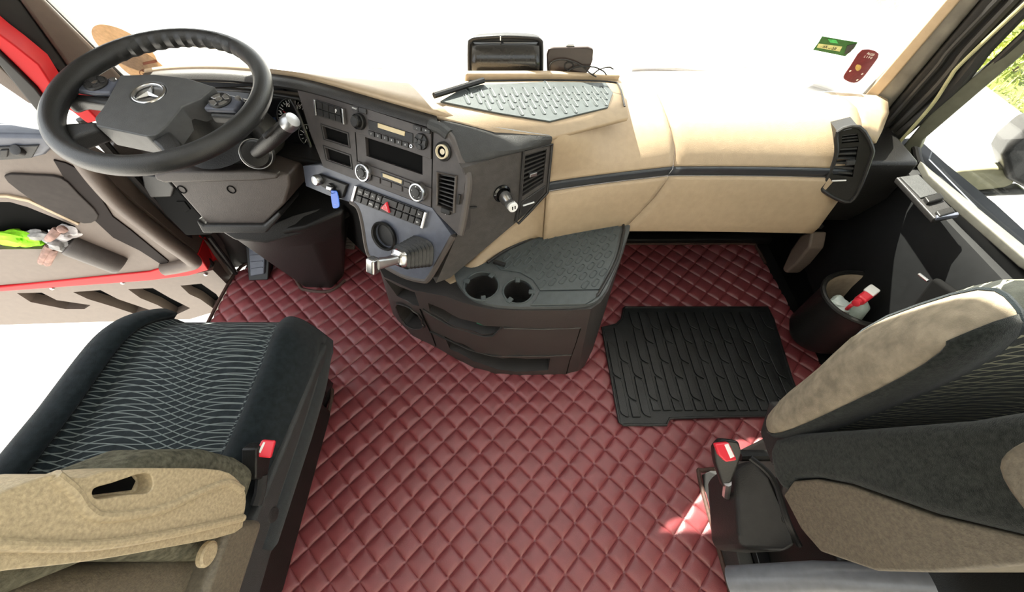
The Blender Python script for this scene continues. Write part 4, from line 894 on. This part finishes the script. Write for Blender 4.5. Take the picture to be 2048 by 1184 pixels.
# backrest with fabric bolster, shell and the armrest folded up against it
def px_yz(x, pts): return [X(u, v, x) for u, v in pts]
bo = px_yz(-.445, sm2([(120, 968), (240, 908), (330, 880), (375, 880), (425, 886), (456, 918), (462, 960), (430, 1060), (120, 1080)], 3))
bo = [V((p.x, p.y, p.z)) for p in bo]
obj('backrest', MB().prism([V((-.445, y, z)) for y, z in [(.135, .47), (.142, .53), (.138, .60), (.118, .68), (.05, .78), (-.02, .92), (-.05, 1.12), (-.10, 1.14), (-.08, .9), (.0, .7), (.0, .46)]], (-.09, 0, 0)), VELOURH, DS, bevel=.022, seg=4)
obj('backrest_centre', MB().prism([V((-.53, y, z)) for y, z in [(.06, .46), (.055, .6), (.03, .75), (-.03, .92), (-.08, 1.14), (-.12, 1.14), (-.08, .9), (-.02, .46)]], (-.34, 0, 0)), VELOUR, DS, bevel=.01)
obj('backrest_bolster', MB().prism([V((-.87, y, z)) for y, z in [(.11, .47), (.11, .60), (.06, .70), (-.02, .9), (-.06, 1.12), (-.10, 1.14), (-.08, .9), (.0, .46)]], (-.08, 0, 0)), VELOURD, DS, bevel=.02, seg=3)
obj('back_shell', MB().prism([V((-.46, y, z)) for y, z in [(.03, .40), (.0, .7), (-.07, 1.10), (-.13, 1.08), (-.10, .8), (-.05, .42)]], (-.47, 0, 0)), SHELL, DS, bevel=.03, seg=4)
ap = Plane((-.405, .06, .6), (1, 0, 0))
ao = sm2([(-40, 1000), (60, 962), (118, 948), (160, 956), (225, 940), (330, 936), (440, 940), (478, 962), (492, 990), (488, 1030), (470, 1066), (330, 1096), (180, 1122), (20, 1140), (-120, 1150), (-160, 1040)], 3)
hc = MB().slab(ap, sm2([(188, 978), (225, 966), (290, 946), (306, 962), (298, 985), (250, 990), (195, 998)], 3), -.018, .03)
ab = cut(MB().slab(ap, ao, -.05, 0), [hc])
arm = obj('armrest', ab, ARMP, DS, bevel=.010, seg=3, label='dusty plastic armrest with grip recess')
obj('grip_recess', MB().slab(ap, [(200, 974), (290, 950), (300, 962), (292, 980), (200, 992)], -.022, -.016), VOID, arm)
obj('armrest_ridge', MB().tube(smooth([ap.at(u, v, -.002) for u, v in [(110, 952), (150, 985), (175, 1020), (215, 1034), (320, 1020), (400, 985), (455, 966), (484, 980)]], 6), .006, 10), ARMP, arm)
obj('armrest_ridge', MB().tube(smooth([ap.at(u, v, .0) for u, v in [(-60, 1085), (60, 1092), (200, 1090), (350, 1066), (486, 1036)]], 6), .005, 10), ARMP, arm)
obj('pivot_cover', MB().prism([V((-.43, y, z)) for y, z in [(.06, .43), (.05, .52), (-.06, .52), (-.09, .43)]], (-.06, 0, 0)), SHELL, DS, bevel=.012, seg=3)
obj('pivot_cap', MB().lathe(X(415, 1108, -.428), (1, 0, 0), [(.016, -.004), (.016, .002), (.013, .004), (.0005, .003)], 22), ARMP, DS)
obj('belt_anchor', MB().tube([(-.99, .16, .38), (-.97, .22, .40), (-.955, .26, .42)], [.02, .018, .01], 10), BLACK, DS)

# passenger seat with the cushion tipped up
PS = thing('passenger_seat', 'passenger seat with tipped-up dark cushion and grey-brown backrest shell', 'seat', (.72, .15, 0))
def cring(x, y0, y1, z0, z1, n=32):
    """rounded upright slab section of the tipped cushion"""
    cy, cz_, hy, hz = (y0 + y1) / 2, (z0 + z1) / 2, (y1 - y0) / 2, (z1 - z0) / 2; out = []
    for k in range(n):
        q = 2 * math.pi * k / n; c, s_ = math.cos(q), math.sin(q); r = (abs(c) ** 3.2 + abs(s_) ** 3.2) ** (-1 / 3.2)
        y = cy + hy * r * c; z = cz_ + hz * r * s_
        if c > 0: y += .016 * math.exp(-((z - .73) / .08) ** 2)
        out.append(V((x, y, z)))
    return out
cl_ = [(.445, .184, .200, .53, .82), (.449, .176, .214, .505, .845), (.46, .170, .230, .49, .862), (.478, .168, .246, .485, .872), (.50, .170, .256, .482, .878)]
ci_ = [(.50, .171, .256, .482, .878), (.52, .174, .264, .48, .887), (.72, .178, .268, .48, .888), (.92, .174, .264, .48, .887), (.945, .171, .258, .482, .885)]
obj('tipped_cushion', MB().loft([cring(*c) for c in ci_]), NET2, PS)
obj('cushion_bolster', MB().loft([cring(*c) for c in cl_]), VELOURT, PS)
rear = [[p + V((-.001, -.003, 0)) for p in cring(*c)][9:24] for c in cl_[1:]]
obj('cushion_face', MB().loft(rear, closed=False), VELOURD, PS, solid=.002)
obj('cushion_bolster', MB().loft([cring(*c) for c in [(1.0, .19, .22, .53, .84), (.985, .17, .24, .50, .875), (.945, .169, .258, .482, .885)]]), VELOURD, PS)
obj('seam_piping', MB().tube([V((.5005, p.y, p.z)) for p in cring(*ci_[0])], .003, 6, closed=True), VELOUR, PS)
bf = px_yz(.45, [(1534, 900), (1545, 879), (1584, 868), (1700, 860), (1921, 842), (2048, 820), (2300, 780), (2300, 1120), (2048, 1076), (1865, 1031), (1696, 970), (1629, 956), (1584, 958), (1565, 986), (1545, 955)])
obj('backrest', MB().prism(bf, (.50, 0, 0)), VELOURD, PS, bevel=.014, seg=4)
bs = px_yz(.455, [(1566, 990), (1586, 962), (1630, 958), (1696, 970), (1865, 1031), (2048, 1074), (2300, 1130), (2300, 1150), (2048, 1131), (1865, 1145), (1752, 1142), (1640, 1103), (1601, 1058)])
obj('back_shell', MB().prism(bs, (.48, 0, 0)), SHELL, PS, bevel=.012, seg=4)
obj('armrest', MB().prism(px_yz(.40, sm2([(1992, 935), (2020, 893), (2080, 876), (2200, 890), (2200, 1010), (2080, 1040), (2030, 1005)], 3)), (.048, 0, 0)), SHELL, PS, bevel=.012, seg=3)
obj('seat_base', MB().box((.78, .08, .17), (.36, .34, .34)), BLACK, PS, bevel=.015)
obj('hinge_bracket', MB().prism([V((.46, y, z)) for y, z in [(.20, .46), (.24, .52), (.20, .56), (.15, .52), (.14, .46)]], (.05, 0, 0)), DARK, PS, bevel=.006)
obj('cross_tube', MB().tube([Z(1478, 911, .30), Z(1556, 911, .30)], .012, 10), BLACK, PS)
# left rail, plastic side cover, buckle
obj('slide_rail', MB().prism([V((.535, y, z)) for y, z in [(-.14, 0), (.205, 0), (.205, .06), (.19, .10), (-.14, .08)]], (.035, 0, 0)), SOFT, PS, bevel=.004)
obj('rail_channel', MB().box((.585, .02, .06), (.03, .34, .10)), GLOSS, PS, bevel=.003)
obj('rail_shine', MB().box((.568, .10, .105), (.010, .12, .008)), STEEL, PS, bevel=.002)
sc = [Z(1468, 935, .30), Z(1500, 915, .34), Z(1545, 955, .34), Z(1575, 1040, .33), Z(1598, 1090, .30), Z(1570, 1104, .28), Z(1490, 1098, .26), Z(1478, 1075, .27)]
obj('side_cover', MB().prism(sc, (0, 0, -.14)), DARK, PS, bevel=.012, seg=3)
obj('cover_edge', MB().tube(smooth([Z(1500, 915, .342), Z(1545, 957, .342), Z(1575, 1042, .332), Z(1598, 1090, .302)], 5), .006, 8), BLACK, PS)
bq = [Z(1426, 895, .40), Z(1440, 878, .42), Z(1478, 882, .42), Z(1484, 905, .41), Z(1476, 935, .37), Z(1460, 975, .32), Z(1446, 975, .32), Z(1430, 925, .37)]
bk2 = obj('belt_buckle', MB().prism(bq, (.012, .012, -.035)), BLACK, PS, bevel=.006, seg=3)
rp2 = Plane(Z(1450, 902, .42), (-.1, -.45, .9))
obj('release_button', MB().slab(rp2, [(1426, 886), (1454, 883), (1470, 918), (1448, 922), (1434, 908)], -.004, .010), REDP, bk2, bevel=.003, label='red release button')
obj('buckle_slot', MB().slab(rp2, [(1444, 887), (1452, 885), (1464, 910), (1456, 914)], .008, .011), WHITE, bk2, bevel=.0006)
obj('buckle_stalk', MB().tube([Z(1455, 965, .33), Z(1452, 990, .26), Z(1470, 1000, .18)], .008, 8), STEEL, PS)
obj('base_tube', MB().tube([Z(1465, 1166, .22), Z(1640, 1160, .33), Z(1860, 1172, .40)], .03, 14), mat('grey_tube', (.16, .165, .18), .3), PS)

# ================================================================== THINGS ON THE DASH
TM = thing('dash_tray_mat', 'grey rubber mat with oblong ribs on the dashboard deck', 'tray mat', Z(1060, 200, .742))
dz = lambda u, v: V((Z(u, v, .748).x, Z(u, v, .748).y, .748))
dpoly = [(880, 202), (935, 170), (1090, 163), (1212, 165), (1226, 185), (1216, 214), (1100, 242), (1000, 226)]
dk = DK.off(.005)
m4 = [dk.at(u, v) for u, v in dpoly]
obj('mat_sheet', MB().prism(m4, (0, 0, -.004)), RUBBER2, TM, bevel=.001)
rb_ = ribs(None, .35, 0, .0125, .044, .026, .0062, .0012, m4)
for i, p in enumerate(rb_.v):    # lay the ribs on the deck plane
    zz = dk.p.z - (dk.n.x * (p.x - dk.p.x) + dk.n.y * (p.y - dk.p.y)) / dk.n.z; p.z = zz + p.z - .0003
obj('mat_ribs', rb_, RUBBER2, TM, angle=50)
obj('deck_bar', MB().tube([dk.at(868, 197, .006), dk.at(966, 168, .008)], .006, 8), BLACK, label='black bar lying along the edge of the dash mat', cat='bar')
# rear of a dark monitor
MN = thing('dash_monitor', 'large black hooded display unit standing on the dashboard', 'monitor', Z(1012, 150, .742))
yb = Z(1012, 150, .742).y; mpl = Plane((0, yb, .75), (0, -.98, .18))
mpoly = [(938, 150), (938, 90), (942, 80), (955, 76), (1012, 73), (1068, 76), (1081, 81), (1084, 92), (1084, 150)]
obj('housing', MB().slab(mpl, mpoly, -.05, -.004), BLACK, MN, bevel=.006, seg=3)
ring = MB().tube(smooth([mpl.at(u, v, .0) for u, v in mpoly], 3), .0035, 8)
obj('frame', ring, DARK, MN)
rr = []
for t in [k / 10 for k in range(11)]:
    v = lerp(84, 149, t); b = .030 * math.sin(math.pi * min(1, t * .8 + .05)) - .004; rr.append([mpl.at(lerp(945, 1078, i / 12), v, b * (1 - .0 * abs(i - 6))) for i in range(13)])
obj('curved_face', MB().loft(rr, closed=False), mat('satin_black', (.015, .014, .013), .22), MN, solid=.01)
obj('notch', MB().slab(mpl, [(1000, 72), (1002, 72), (1002, 80), (1000, 80)], -.01, .006), WHITE, MN)
NV = thing('navigation_unit', 'small dark navigation unit with cables beside the dash monitor', 'navigation unit', Z(1140, 150, .735))
npl = Plane((0, yb + .018, .75), (-.05, -.98, .2))
obj('case', MB().slab(npl, [(1094, 146), (1093, 110), (1097, 97), (1108, 95), (1176, 94), (1187, 98), (1186, 120), (1180, 138), (1172, 149)], -.02, .0), mat('brown_black', (.035, .022, .018), .35), NV, bevel=.004, seg=3)
obj('mount_clip', MB().slab(npl, [(1132, 95), (1134, 89), (1148, 89), (1150, 95)], -.015, -.004), STEEL, NV, bevel=.002)
obj('mount_ring', MB().tube([npl.at(1138 + 9 * math.cos(q), 132 + 8 * math.sin(q), .002) for q in [2 * math.pi * k / 20 for k in range(20)]], .0015, 6, closed=True), DARK, NV)
for nm, pts in (('upper looping', [(1096, 140), (1105, 122), (1130, 118), (1160, 128), (1180, 145), (1192, 152)]), ('lower looping', [(1128, 146), (1150, 133), (1185, 132), (1205, 140), (1212, 148)]), ('trailing', [(1185, 147), (1200, 136), (1218, 133), (1226, 137)])):
    obj('power_cable', MB().tube(smooth([npl.at(u, v, .008) for u, v in pts], 6), .0016, 6), SEAL, label='%s black cable at the navigation unit' % nm, cat='cable', group='cables at the navigation unit')
# ================================================================== ON / BEYOND THE GLASS
def sticker(name, label, poly, m, z=0, par=None):
    return obj(name, MB().slab(WSP, poly, .0005, .0015), m, label=label, cat='sticker', flat=True)
def transl(name, col, mix=.5):
    m = mat(name, col, .4, noise=.3, nscale=120); nt = m.node_tree; b = nt.nodes['Principled BSDF']; t = nt.nodes.new('ShaderNodeBsdfTranslucent'); t.inputs[0].default_value = (*col, 1)
    mx = nt.nodes.new('ShaderNodeMixShader'); mx.inputs[0].default_value = mix; nt.links.new(b.outputs[0], mx.inputs[1]); nt.links.new(t.outputs[0], mx.inputs[2]); nt.links.new(mx.outputs[0], nt.nodes['Material Output'].inputs[0]); return m
gs = obj('permit_sticker', MB().slab(WSP, [(1637, 84), (1644, 72), (1690, 80), (1715, 84), (1708, 96), (1690, 112), (1626, 99)], .0005, .0015), transl('sticker_green', (.02, .13, .03), .35), label='green permit sticker on the windscreen beside the red one', cat='sticker', flat=True)
obj('plate_panel', MB().slab(WSP, [(1637, 86), (1684, 92), (1679, 102), (1633, 94)], .0016, .0022), transl('sticker_cream', (.75, .80, .45), .5), gs, flat=True)
obj('corner_patch', MB().slab(WSP, [(1694, 90), (1712, 86), (1700, 104), (1688, 108)], .0016, .0022), transl('sticker_dark', (.03, .04, .05), .3), gs, flat=True)
obj('bright_patch', MB().slab(WSP, [(1655, 77), (1672, 79), (1676, 86), (1660, 84)], .0016, .0022), transl('sticker_mint', (.15, .8, .3), .6), gs, flat=True)
xd = (WSP.at(1684, 98) - WSP.at(1636, 90)); inkm = mat('dark_print', (.03, .04, .02), .6)
text('BZ ... XE', .011, WSP.at(1659, 93.5, .0028), -xd, (0, .1, 1), inkm, gs, 'registration')
rs = obj('vignette_sticker', MB().slab(WSP, sm2([(1724, 99), (1757, 107), (1740, 136), (1722, 158), (1708, 165), (1692, 160), (1687, 152), (1700, 132)], 3), .0005, .0015), transl('sticker_red', (.16, .025, .035), .4), label='dark red rounded vignette sticker by the right pillar', cat='sticker', flat=True)
text('02534', .009, WSP.at(1741, 107, .002), -(WSP.at(1757, 107) - WSP.at(1724, 99)), (0, .1, 1), INK, rs, 'print')
text('0 4 1 2', .009, WSP.at(1736, 113, .002), -(WSP.at(1757, 107) - WSP.at(1724, 99)), (0, .1, 1), INK, rs, 'print')
obj('crest', MB().slab(WSP, sm2([(1714, 128), (1722, 131), (1720, 138), (1714, 141), (1710, 135)], 3), .0016, .002), transl('sticker_gold', (.6, .45, .15), .4), rs, flat=True)
for u, v in ((1700, 141), (1724, 147), (1714, 159)): obj('punch_dot', MB().lathe(WSP.at(u, v, .0016), WSP.n, [(.0025, 0), (.0025, .0006), (.0002, .0006)], 12), INK, rs)
ds_ = obj('toll_disc', MB().lathe(WSP.at(252, 97, .001), WSP.n, [(.062, 0), (.062, .001), (.0005, .001)], 40), transl('disc_tan', (.50, .38, .26), .45), label='upper round tan paper disc on the windscreen behind the wheel', cat='sticker')
d2 = obj('toll_disc', MB().lathe(WSP.at(286, 133, .0028), WSP.n, [(.058, 0), (.058, .001), (.0005, .001)], 40), MATS['disc_tan'], label='lower round tan paper disc with brown stamp behind the wheel', cat='sticker')
brn = mat('brown_stamp', (.18, .05, .02), .6)
obj('stamp_ring', MB().tube([WSP.at(290 + 10 * math.cos(q), 143.5 + 7 * math.sin(q), .0042) for q in [2 * math.pi * k / 24 for k in range(24)]], .0008, 6, closed=True), brn, d2)
for u, v in ((287, 140), (293, 143), (288, 146)): obj('stamp_blot', MB().lathe(WSP.at(u, v, .0038), WSP.n, [(.0024, 0), (.0024, .0005), (.0002, .0005)], 8), brn, d2)
obj('stamp_bar', MB().slab(WSP, [(286, 123), (314, 117), (316, 122), (288, 128)], .0038, .0044), brn, d2, flat=True)
def wiper(label, pts, arm):
    t = thing('wiper', label, 'wiper', WSP.at(*pts[0], -.03), group='windscreen wipers')
    obj('blade', MB().tube(smooth([WSP.at(u, v, -.016) for u, v in pts], 4), .006, 8), mat('wiper_grey', (.09, .08, .08), .5), t)
    obj('arm', MB().tube(smooth([WSP.at(u, v, -.026) for u, v in arm], 4), .005, 8), MATS['wiper_grey'], t)
wiper('short wiper blade low on the windscreen, left of the dash monitor', [(660, 152), (700, 143), (760, 138)], [(690, 148), (760, 147), (860, 150)])
wiper('long wiper blade at the right of the windscreen', [(1265, 147), (1400, 146), (1520, 152), (1610, 166), (1670, 184)], [(1216, 146), (1262, 131), (1330, 130), (1450, 142), (1540, 150)])
# mirror outside
MR = thing('side_mirror', 'dark side mirror on an olive arm outside the passenger window', 'mirror', X(1950, 380, 1.25))
mp1 = Plane(X(1960, 360, 1.32), (-.5, -.8, .2))
obj('arm', MB().slab(mp1, sm2([(1884, 362), (1900, 345), (1940, 338), (2010, 336), (2030, 360), (2010, 376), (1930, 384), (1896, 378)], 3), -.05, .0), mat('olive_shell', (.24, .22, .13), .5), MR, bevel=.012, seg=3)
obj('bracket', MB().slab(mp1, [(1890, 372), (1930, 384), (2010, 378), (2040, 374), (2060, 390), (2000, 392), (1930, 396), (1900, 388)], -.04, .006), DARK, MR, bevel=.008)
obj('housing', MB().slab(mp1, [(1997, 305), (2010, 282), (2060, 240), (2140, 240), (2140, 380), (2048, 372), (2010, 352)], -.09, .03), DARK, MR, bevel=.015, seg=3)
obj('foot', MB().slab(mp1, sm2([(1930, 392), (1955, 398), (1968, 425), (1972, 450), (1955, 430), (1938, 412)], 3), -.03, -.01), mat('grey_arm', (.2, .22, .22), .5), MR, bevel=.006)
obj('strut', MB().tube(smooth([mp1.at(1905, 366, -.03), mp1.at(1880, 375, -.05), V((1.11, .82, .50))], 5), .016, 10), DARK, MR)
# unseen driver's side mirror, added to keep sun off the seat cushion
ML = thing('side_mirror', 'added unseen dark side mirror shading the driver cushion', 'mirror', (-1.3, 1.08, .95))
obj('housing', MB().prism([V((-1.17, 1.05, .98)), V((-1.52, 1.05, .98)), V((-1.55, 1.05, 1.75)), V((-1.17, 1.05, 1.78))], (0, .10, 0)), DARK, ML, bevel=.03, seg=3)
obj('arm', MB().tube([(-1.11, .82, 1.66), (-1.18, 1.0, 1.74), (-1.30, 1.10, 1.72)], .03, 10), DARK, ML)
# unseen sun blind, added above the frame to keep sun off the driver's seat
SBL = thing('added_sun_blind', 'added unseen dark roller blind shading the driver', 'sun blind', (-.53, 1.03, .91))
obj('centre_sheet', MB().prism([wsx(-.34, 1.13), wsx(.075, 1.13), wsx(.075, 1.80), wsx(-.34, 1.80)], (0, -.004, 0)), mat('blind_cloth', (.12, .115, .105), .9, noise=.04), SBL)  # shorter added sheet, stepped so sun still reaches the dash deck
obj('blind_sheet', MB().prism([wsx(-1.09, .915), wsx(-.33, .915), wsx(-.33, 1.80), wsx(-1.09, 1.80)], (0, -.004, 0)), MATS['blind_cloth'], SBL)
obj('pull_bar', MB().tube([wsx(-1.06, .915) - V((0, .012, 0)), wsx(-.33, .915) - V((0, .012, 0))], .007, 10), BLACK, SBL)
# ================================================================== IN THE POCKETS
def blob(c, r, seed, squash=(1, 1, 1), n=2, amp=.25):
    bm = bmesh.new(); bmesh.ops.create_icosphere(bm, subdivisions=3, radius=1); rnd = random.Random(seed); ph = [rnd.uniform(0, 6) for _ in range(6)]
    mb = MB()
    for v in bm.verts:
        p = v.co; k = 1 + amp * (math.sin(p.x * 3.1 + ph[0]) * math.sin(p.y * 4.3 + ph[1]) + .6 * math.sin(p.z * 6.3 + ph[2] + p.x * 3) * math.sin(p.y * 7 + ph[3]))
        mb.v.append(V(c) + V((p.x * r * squash[0], p.y * r * squash[1], p.z * r * squash[2])) * k)
    bm.verts.index_update(); mb.f = [tuple(v.index for v in f.verts) for f in bm.faces]; bm.free(); return mb
vest = thing('safety_vest', 'folded hi-vis green vest with grey band in the door pocket', 'vest', DP.at(45, 500, -.02))
obj('cloth', blob(DP.at(15, 486, -.022), .034, 3, (1.5, .7, .7)), GREENT, vest)
obj('cloth', blob(DP.at(60, 492, -.018), .026, 5, (1.3, .7, .55)), GREENT, vest)
obj('reflective_band', blob(DP.at(62, 483, -.028), .030, 8, (1.4, .5, .5)), GREYT, vest)
gl_ = thing('work_gloves', 'crumpled brown and white work gloves hanging over the door pocket', 'gloves', DP.at(105, 510, .01))
obj('cuff', blob(DP.at(130, 466, .0), .030, 11, (1.2, .8, .7), amp=.3), mat('glove_white', (.55, .52, .52), .9, noise=.3), gl_)
obj('palm', blob(DP.at(118, 484, .008), .026, 14, (1.1, .8, .8), amp=.35), GREYT, gl_)
for i, (u0, v0, u1, v1) in enumerate([(104, 486, 88, 517), (112, 492, 100, 520), (120, 452, 102, 470), (128, 450, 138, 446)]):
    a, b = DP.at(u0, v0, .014), DP.at(u1, v1, .02); obj('finger', MB().tube(smooth([a, lerp(a, b, .5) + DP.n * .008, b], 4), [.010, .011, .011, .0105, .010, .010, .0095, .009, .006], 10), PINKT, gl_)
# spray bottle in the bin of the passenger door
SPB = thing('spray_bottle', 'white spray bottle with red trigger in the passenger door pocket', 'bottle', (1.0, .60, .13))
c0 = V((.995, .60, .135)); tip = Z(1732, 592, .33)
obj('bottle_body', MB().loft([ell(c0, (0, 0, 1), .032, .026), ell(c0 + V((0, 0, .09)), (0, 0, 1), .034, .027), ell(lerp(c0 + V((0, 0, .13)), tip, .3), (0, 0, 1), .024, .022), ell(lerp(c0 + V((0, 0, .13)), tip, .6), (0, 0, 1), .012, .012)]), mat('milky_plastic', (.55, .66, .62), .3), SPB)
nd = V((-.8, -.2, .1)).normalized()
obj('spray_head', MB().box(tip + V((0, 0, .0)), (.062, .026, .026), Matrix.Rotation(.55, 3, 'Z')), REDP, SPB, bevel=.007, seg=3)
obj('nozzle', MB().lathe(tip + V((-.030, -.018, .0)), (-.85, -.52, 0), [(.010, 0), (.010, .012), (.006, .014), (.0005, .014)], 16), REDP, SPB)
obj('trigger', MB().tube(smooth([tip + V((-.012, -.008, -.012)), tip + V((-.026, -.012, -.03)), tip + V((-.022, -.01, -.05))], 4), .005, 8), REDP, SPB)
obj('head_cover', MB().box(tip + V((.012, .010, .012)), (.034, .028, .010), Matrix.Rotation(.55, 3, 'Z')), WHITE, SPB, bevel=.004)
obj('plastic_bag', blob(Z(1678, 612, .262), .033, 21, (.8, .9, .6), amp=.2), mat('pale_film', (.55, .63, .62), .35), label='pale crumpled plastic bag beside the spray bottle', cat='bag')
obj('antenna_rod', MB().tube([X(1838, 548, .93), X(1856, 562, .93)], .003, 6), CHROME, label='thin chrome rod behind the tipped passenger cushion', cat='rod')

# ================================================================== GREEN VERGE OUTSIDE
LEAF = mat('verge_leaf', (.16, .24, .03), .6, noise=.5, nscale=6, col2=(.42, .42, .08))
def shrub(i, x, y, r, label):
    rnd = random.Random(100 + i); mb = MB(); t = thing('shrub', label, 'shrub', (x, y, -1.15), group='shrubs on the verge')
    for k in range(420):
        a, b = rnd.uniform(0, 6.283), rnd.random(); rr_ = r * (.4 + .6 * rnd.random() ** .5); p = V((x + math.cos(a) * rr_ * (1 - .5 * b), y + math.sin(a) * rr_ * (1 - .5 * b), -1.15 + b * r * .8)); d = V((rnd.gauss(0, 1), rnd.gauss(0, 1), rnd.gauss(.4, 1))).normalized(); s = d.cross(V((rnd.gauss(0, 1), 1, .3))).normalized() * .035
        mb.add([p - s, p + d * .10, p + s, p + d * .04 - d.cross(s) * .3], [(0, 1, 3), (3, 1, 2)])
    obj('foliage', mb, LEAF, t, flat=True)
    obj('stems', MB().tube([(x, y, -1.16), (x + .05, y, -.8)], .02, 6), PIPING, t)
for i, (x, y, r, l) in enumerate([(6.2, 5.0, .42, 'yellow-green shrub nearest the side mirror outside'), (6.9, 6.1, .6, 'tall green shrub beyond the passenger window'), (7.7, 5.0, .7, 'shrub behind the others at the frame edge'), (6.3, 3.9, .45, 'low shrub below the mirror-side window edge'), (6.75, 8.0, .5, 'far shrub at the top right of the windscreen')]): shrub(i, x, y, r, l)
rnd = random.Random(5); mb = MB()
for k in range(9000):
    x = 5.6 + rnd.random() ** 1.3 * 5; y = rnd.uniform(1, 12); h = rnd.uniform(.05, .16); a = rnd.uniform(0, 6.28); s = V((math.cos(a), math.sin(a), 0)) * .012; p = V((x, y, -1.15))
    if any((x - q[0]) ** 2 + (y - q[1]) ** 2 < (q[2] * 1.05) ** 2 for q in ((6.2, 5.0, .42), (6.9, 6.1, .6), (7.7, 5.0, .7), (6.3, 3.9, .45), (6.5, 7.8, .6))): continue
    mb.add([p - s, p + s, p + V((rnd.gauss(0, .05), rnd.gauss(0, .05), h))], [(0, 1, 2)])
obj('grass', mb, mat('grass_blade', (.18, .24, .03), .7, noise=.5, nscale=4, col2=(.45, .45, .12)), label='patchy sunlit grass along the yard edge', cat='grass', kind='stuff', flat=True)
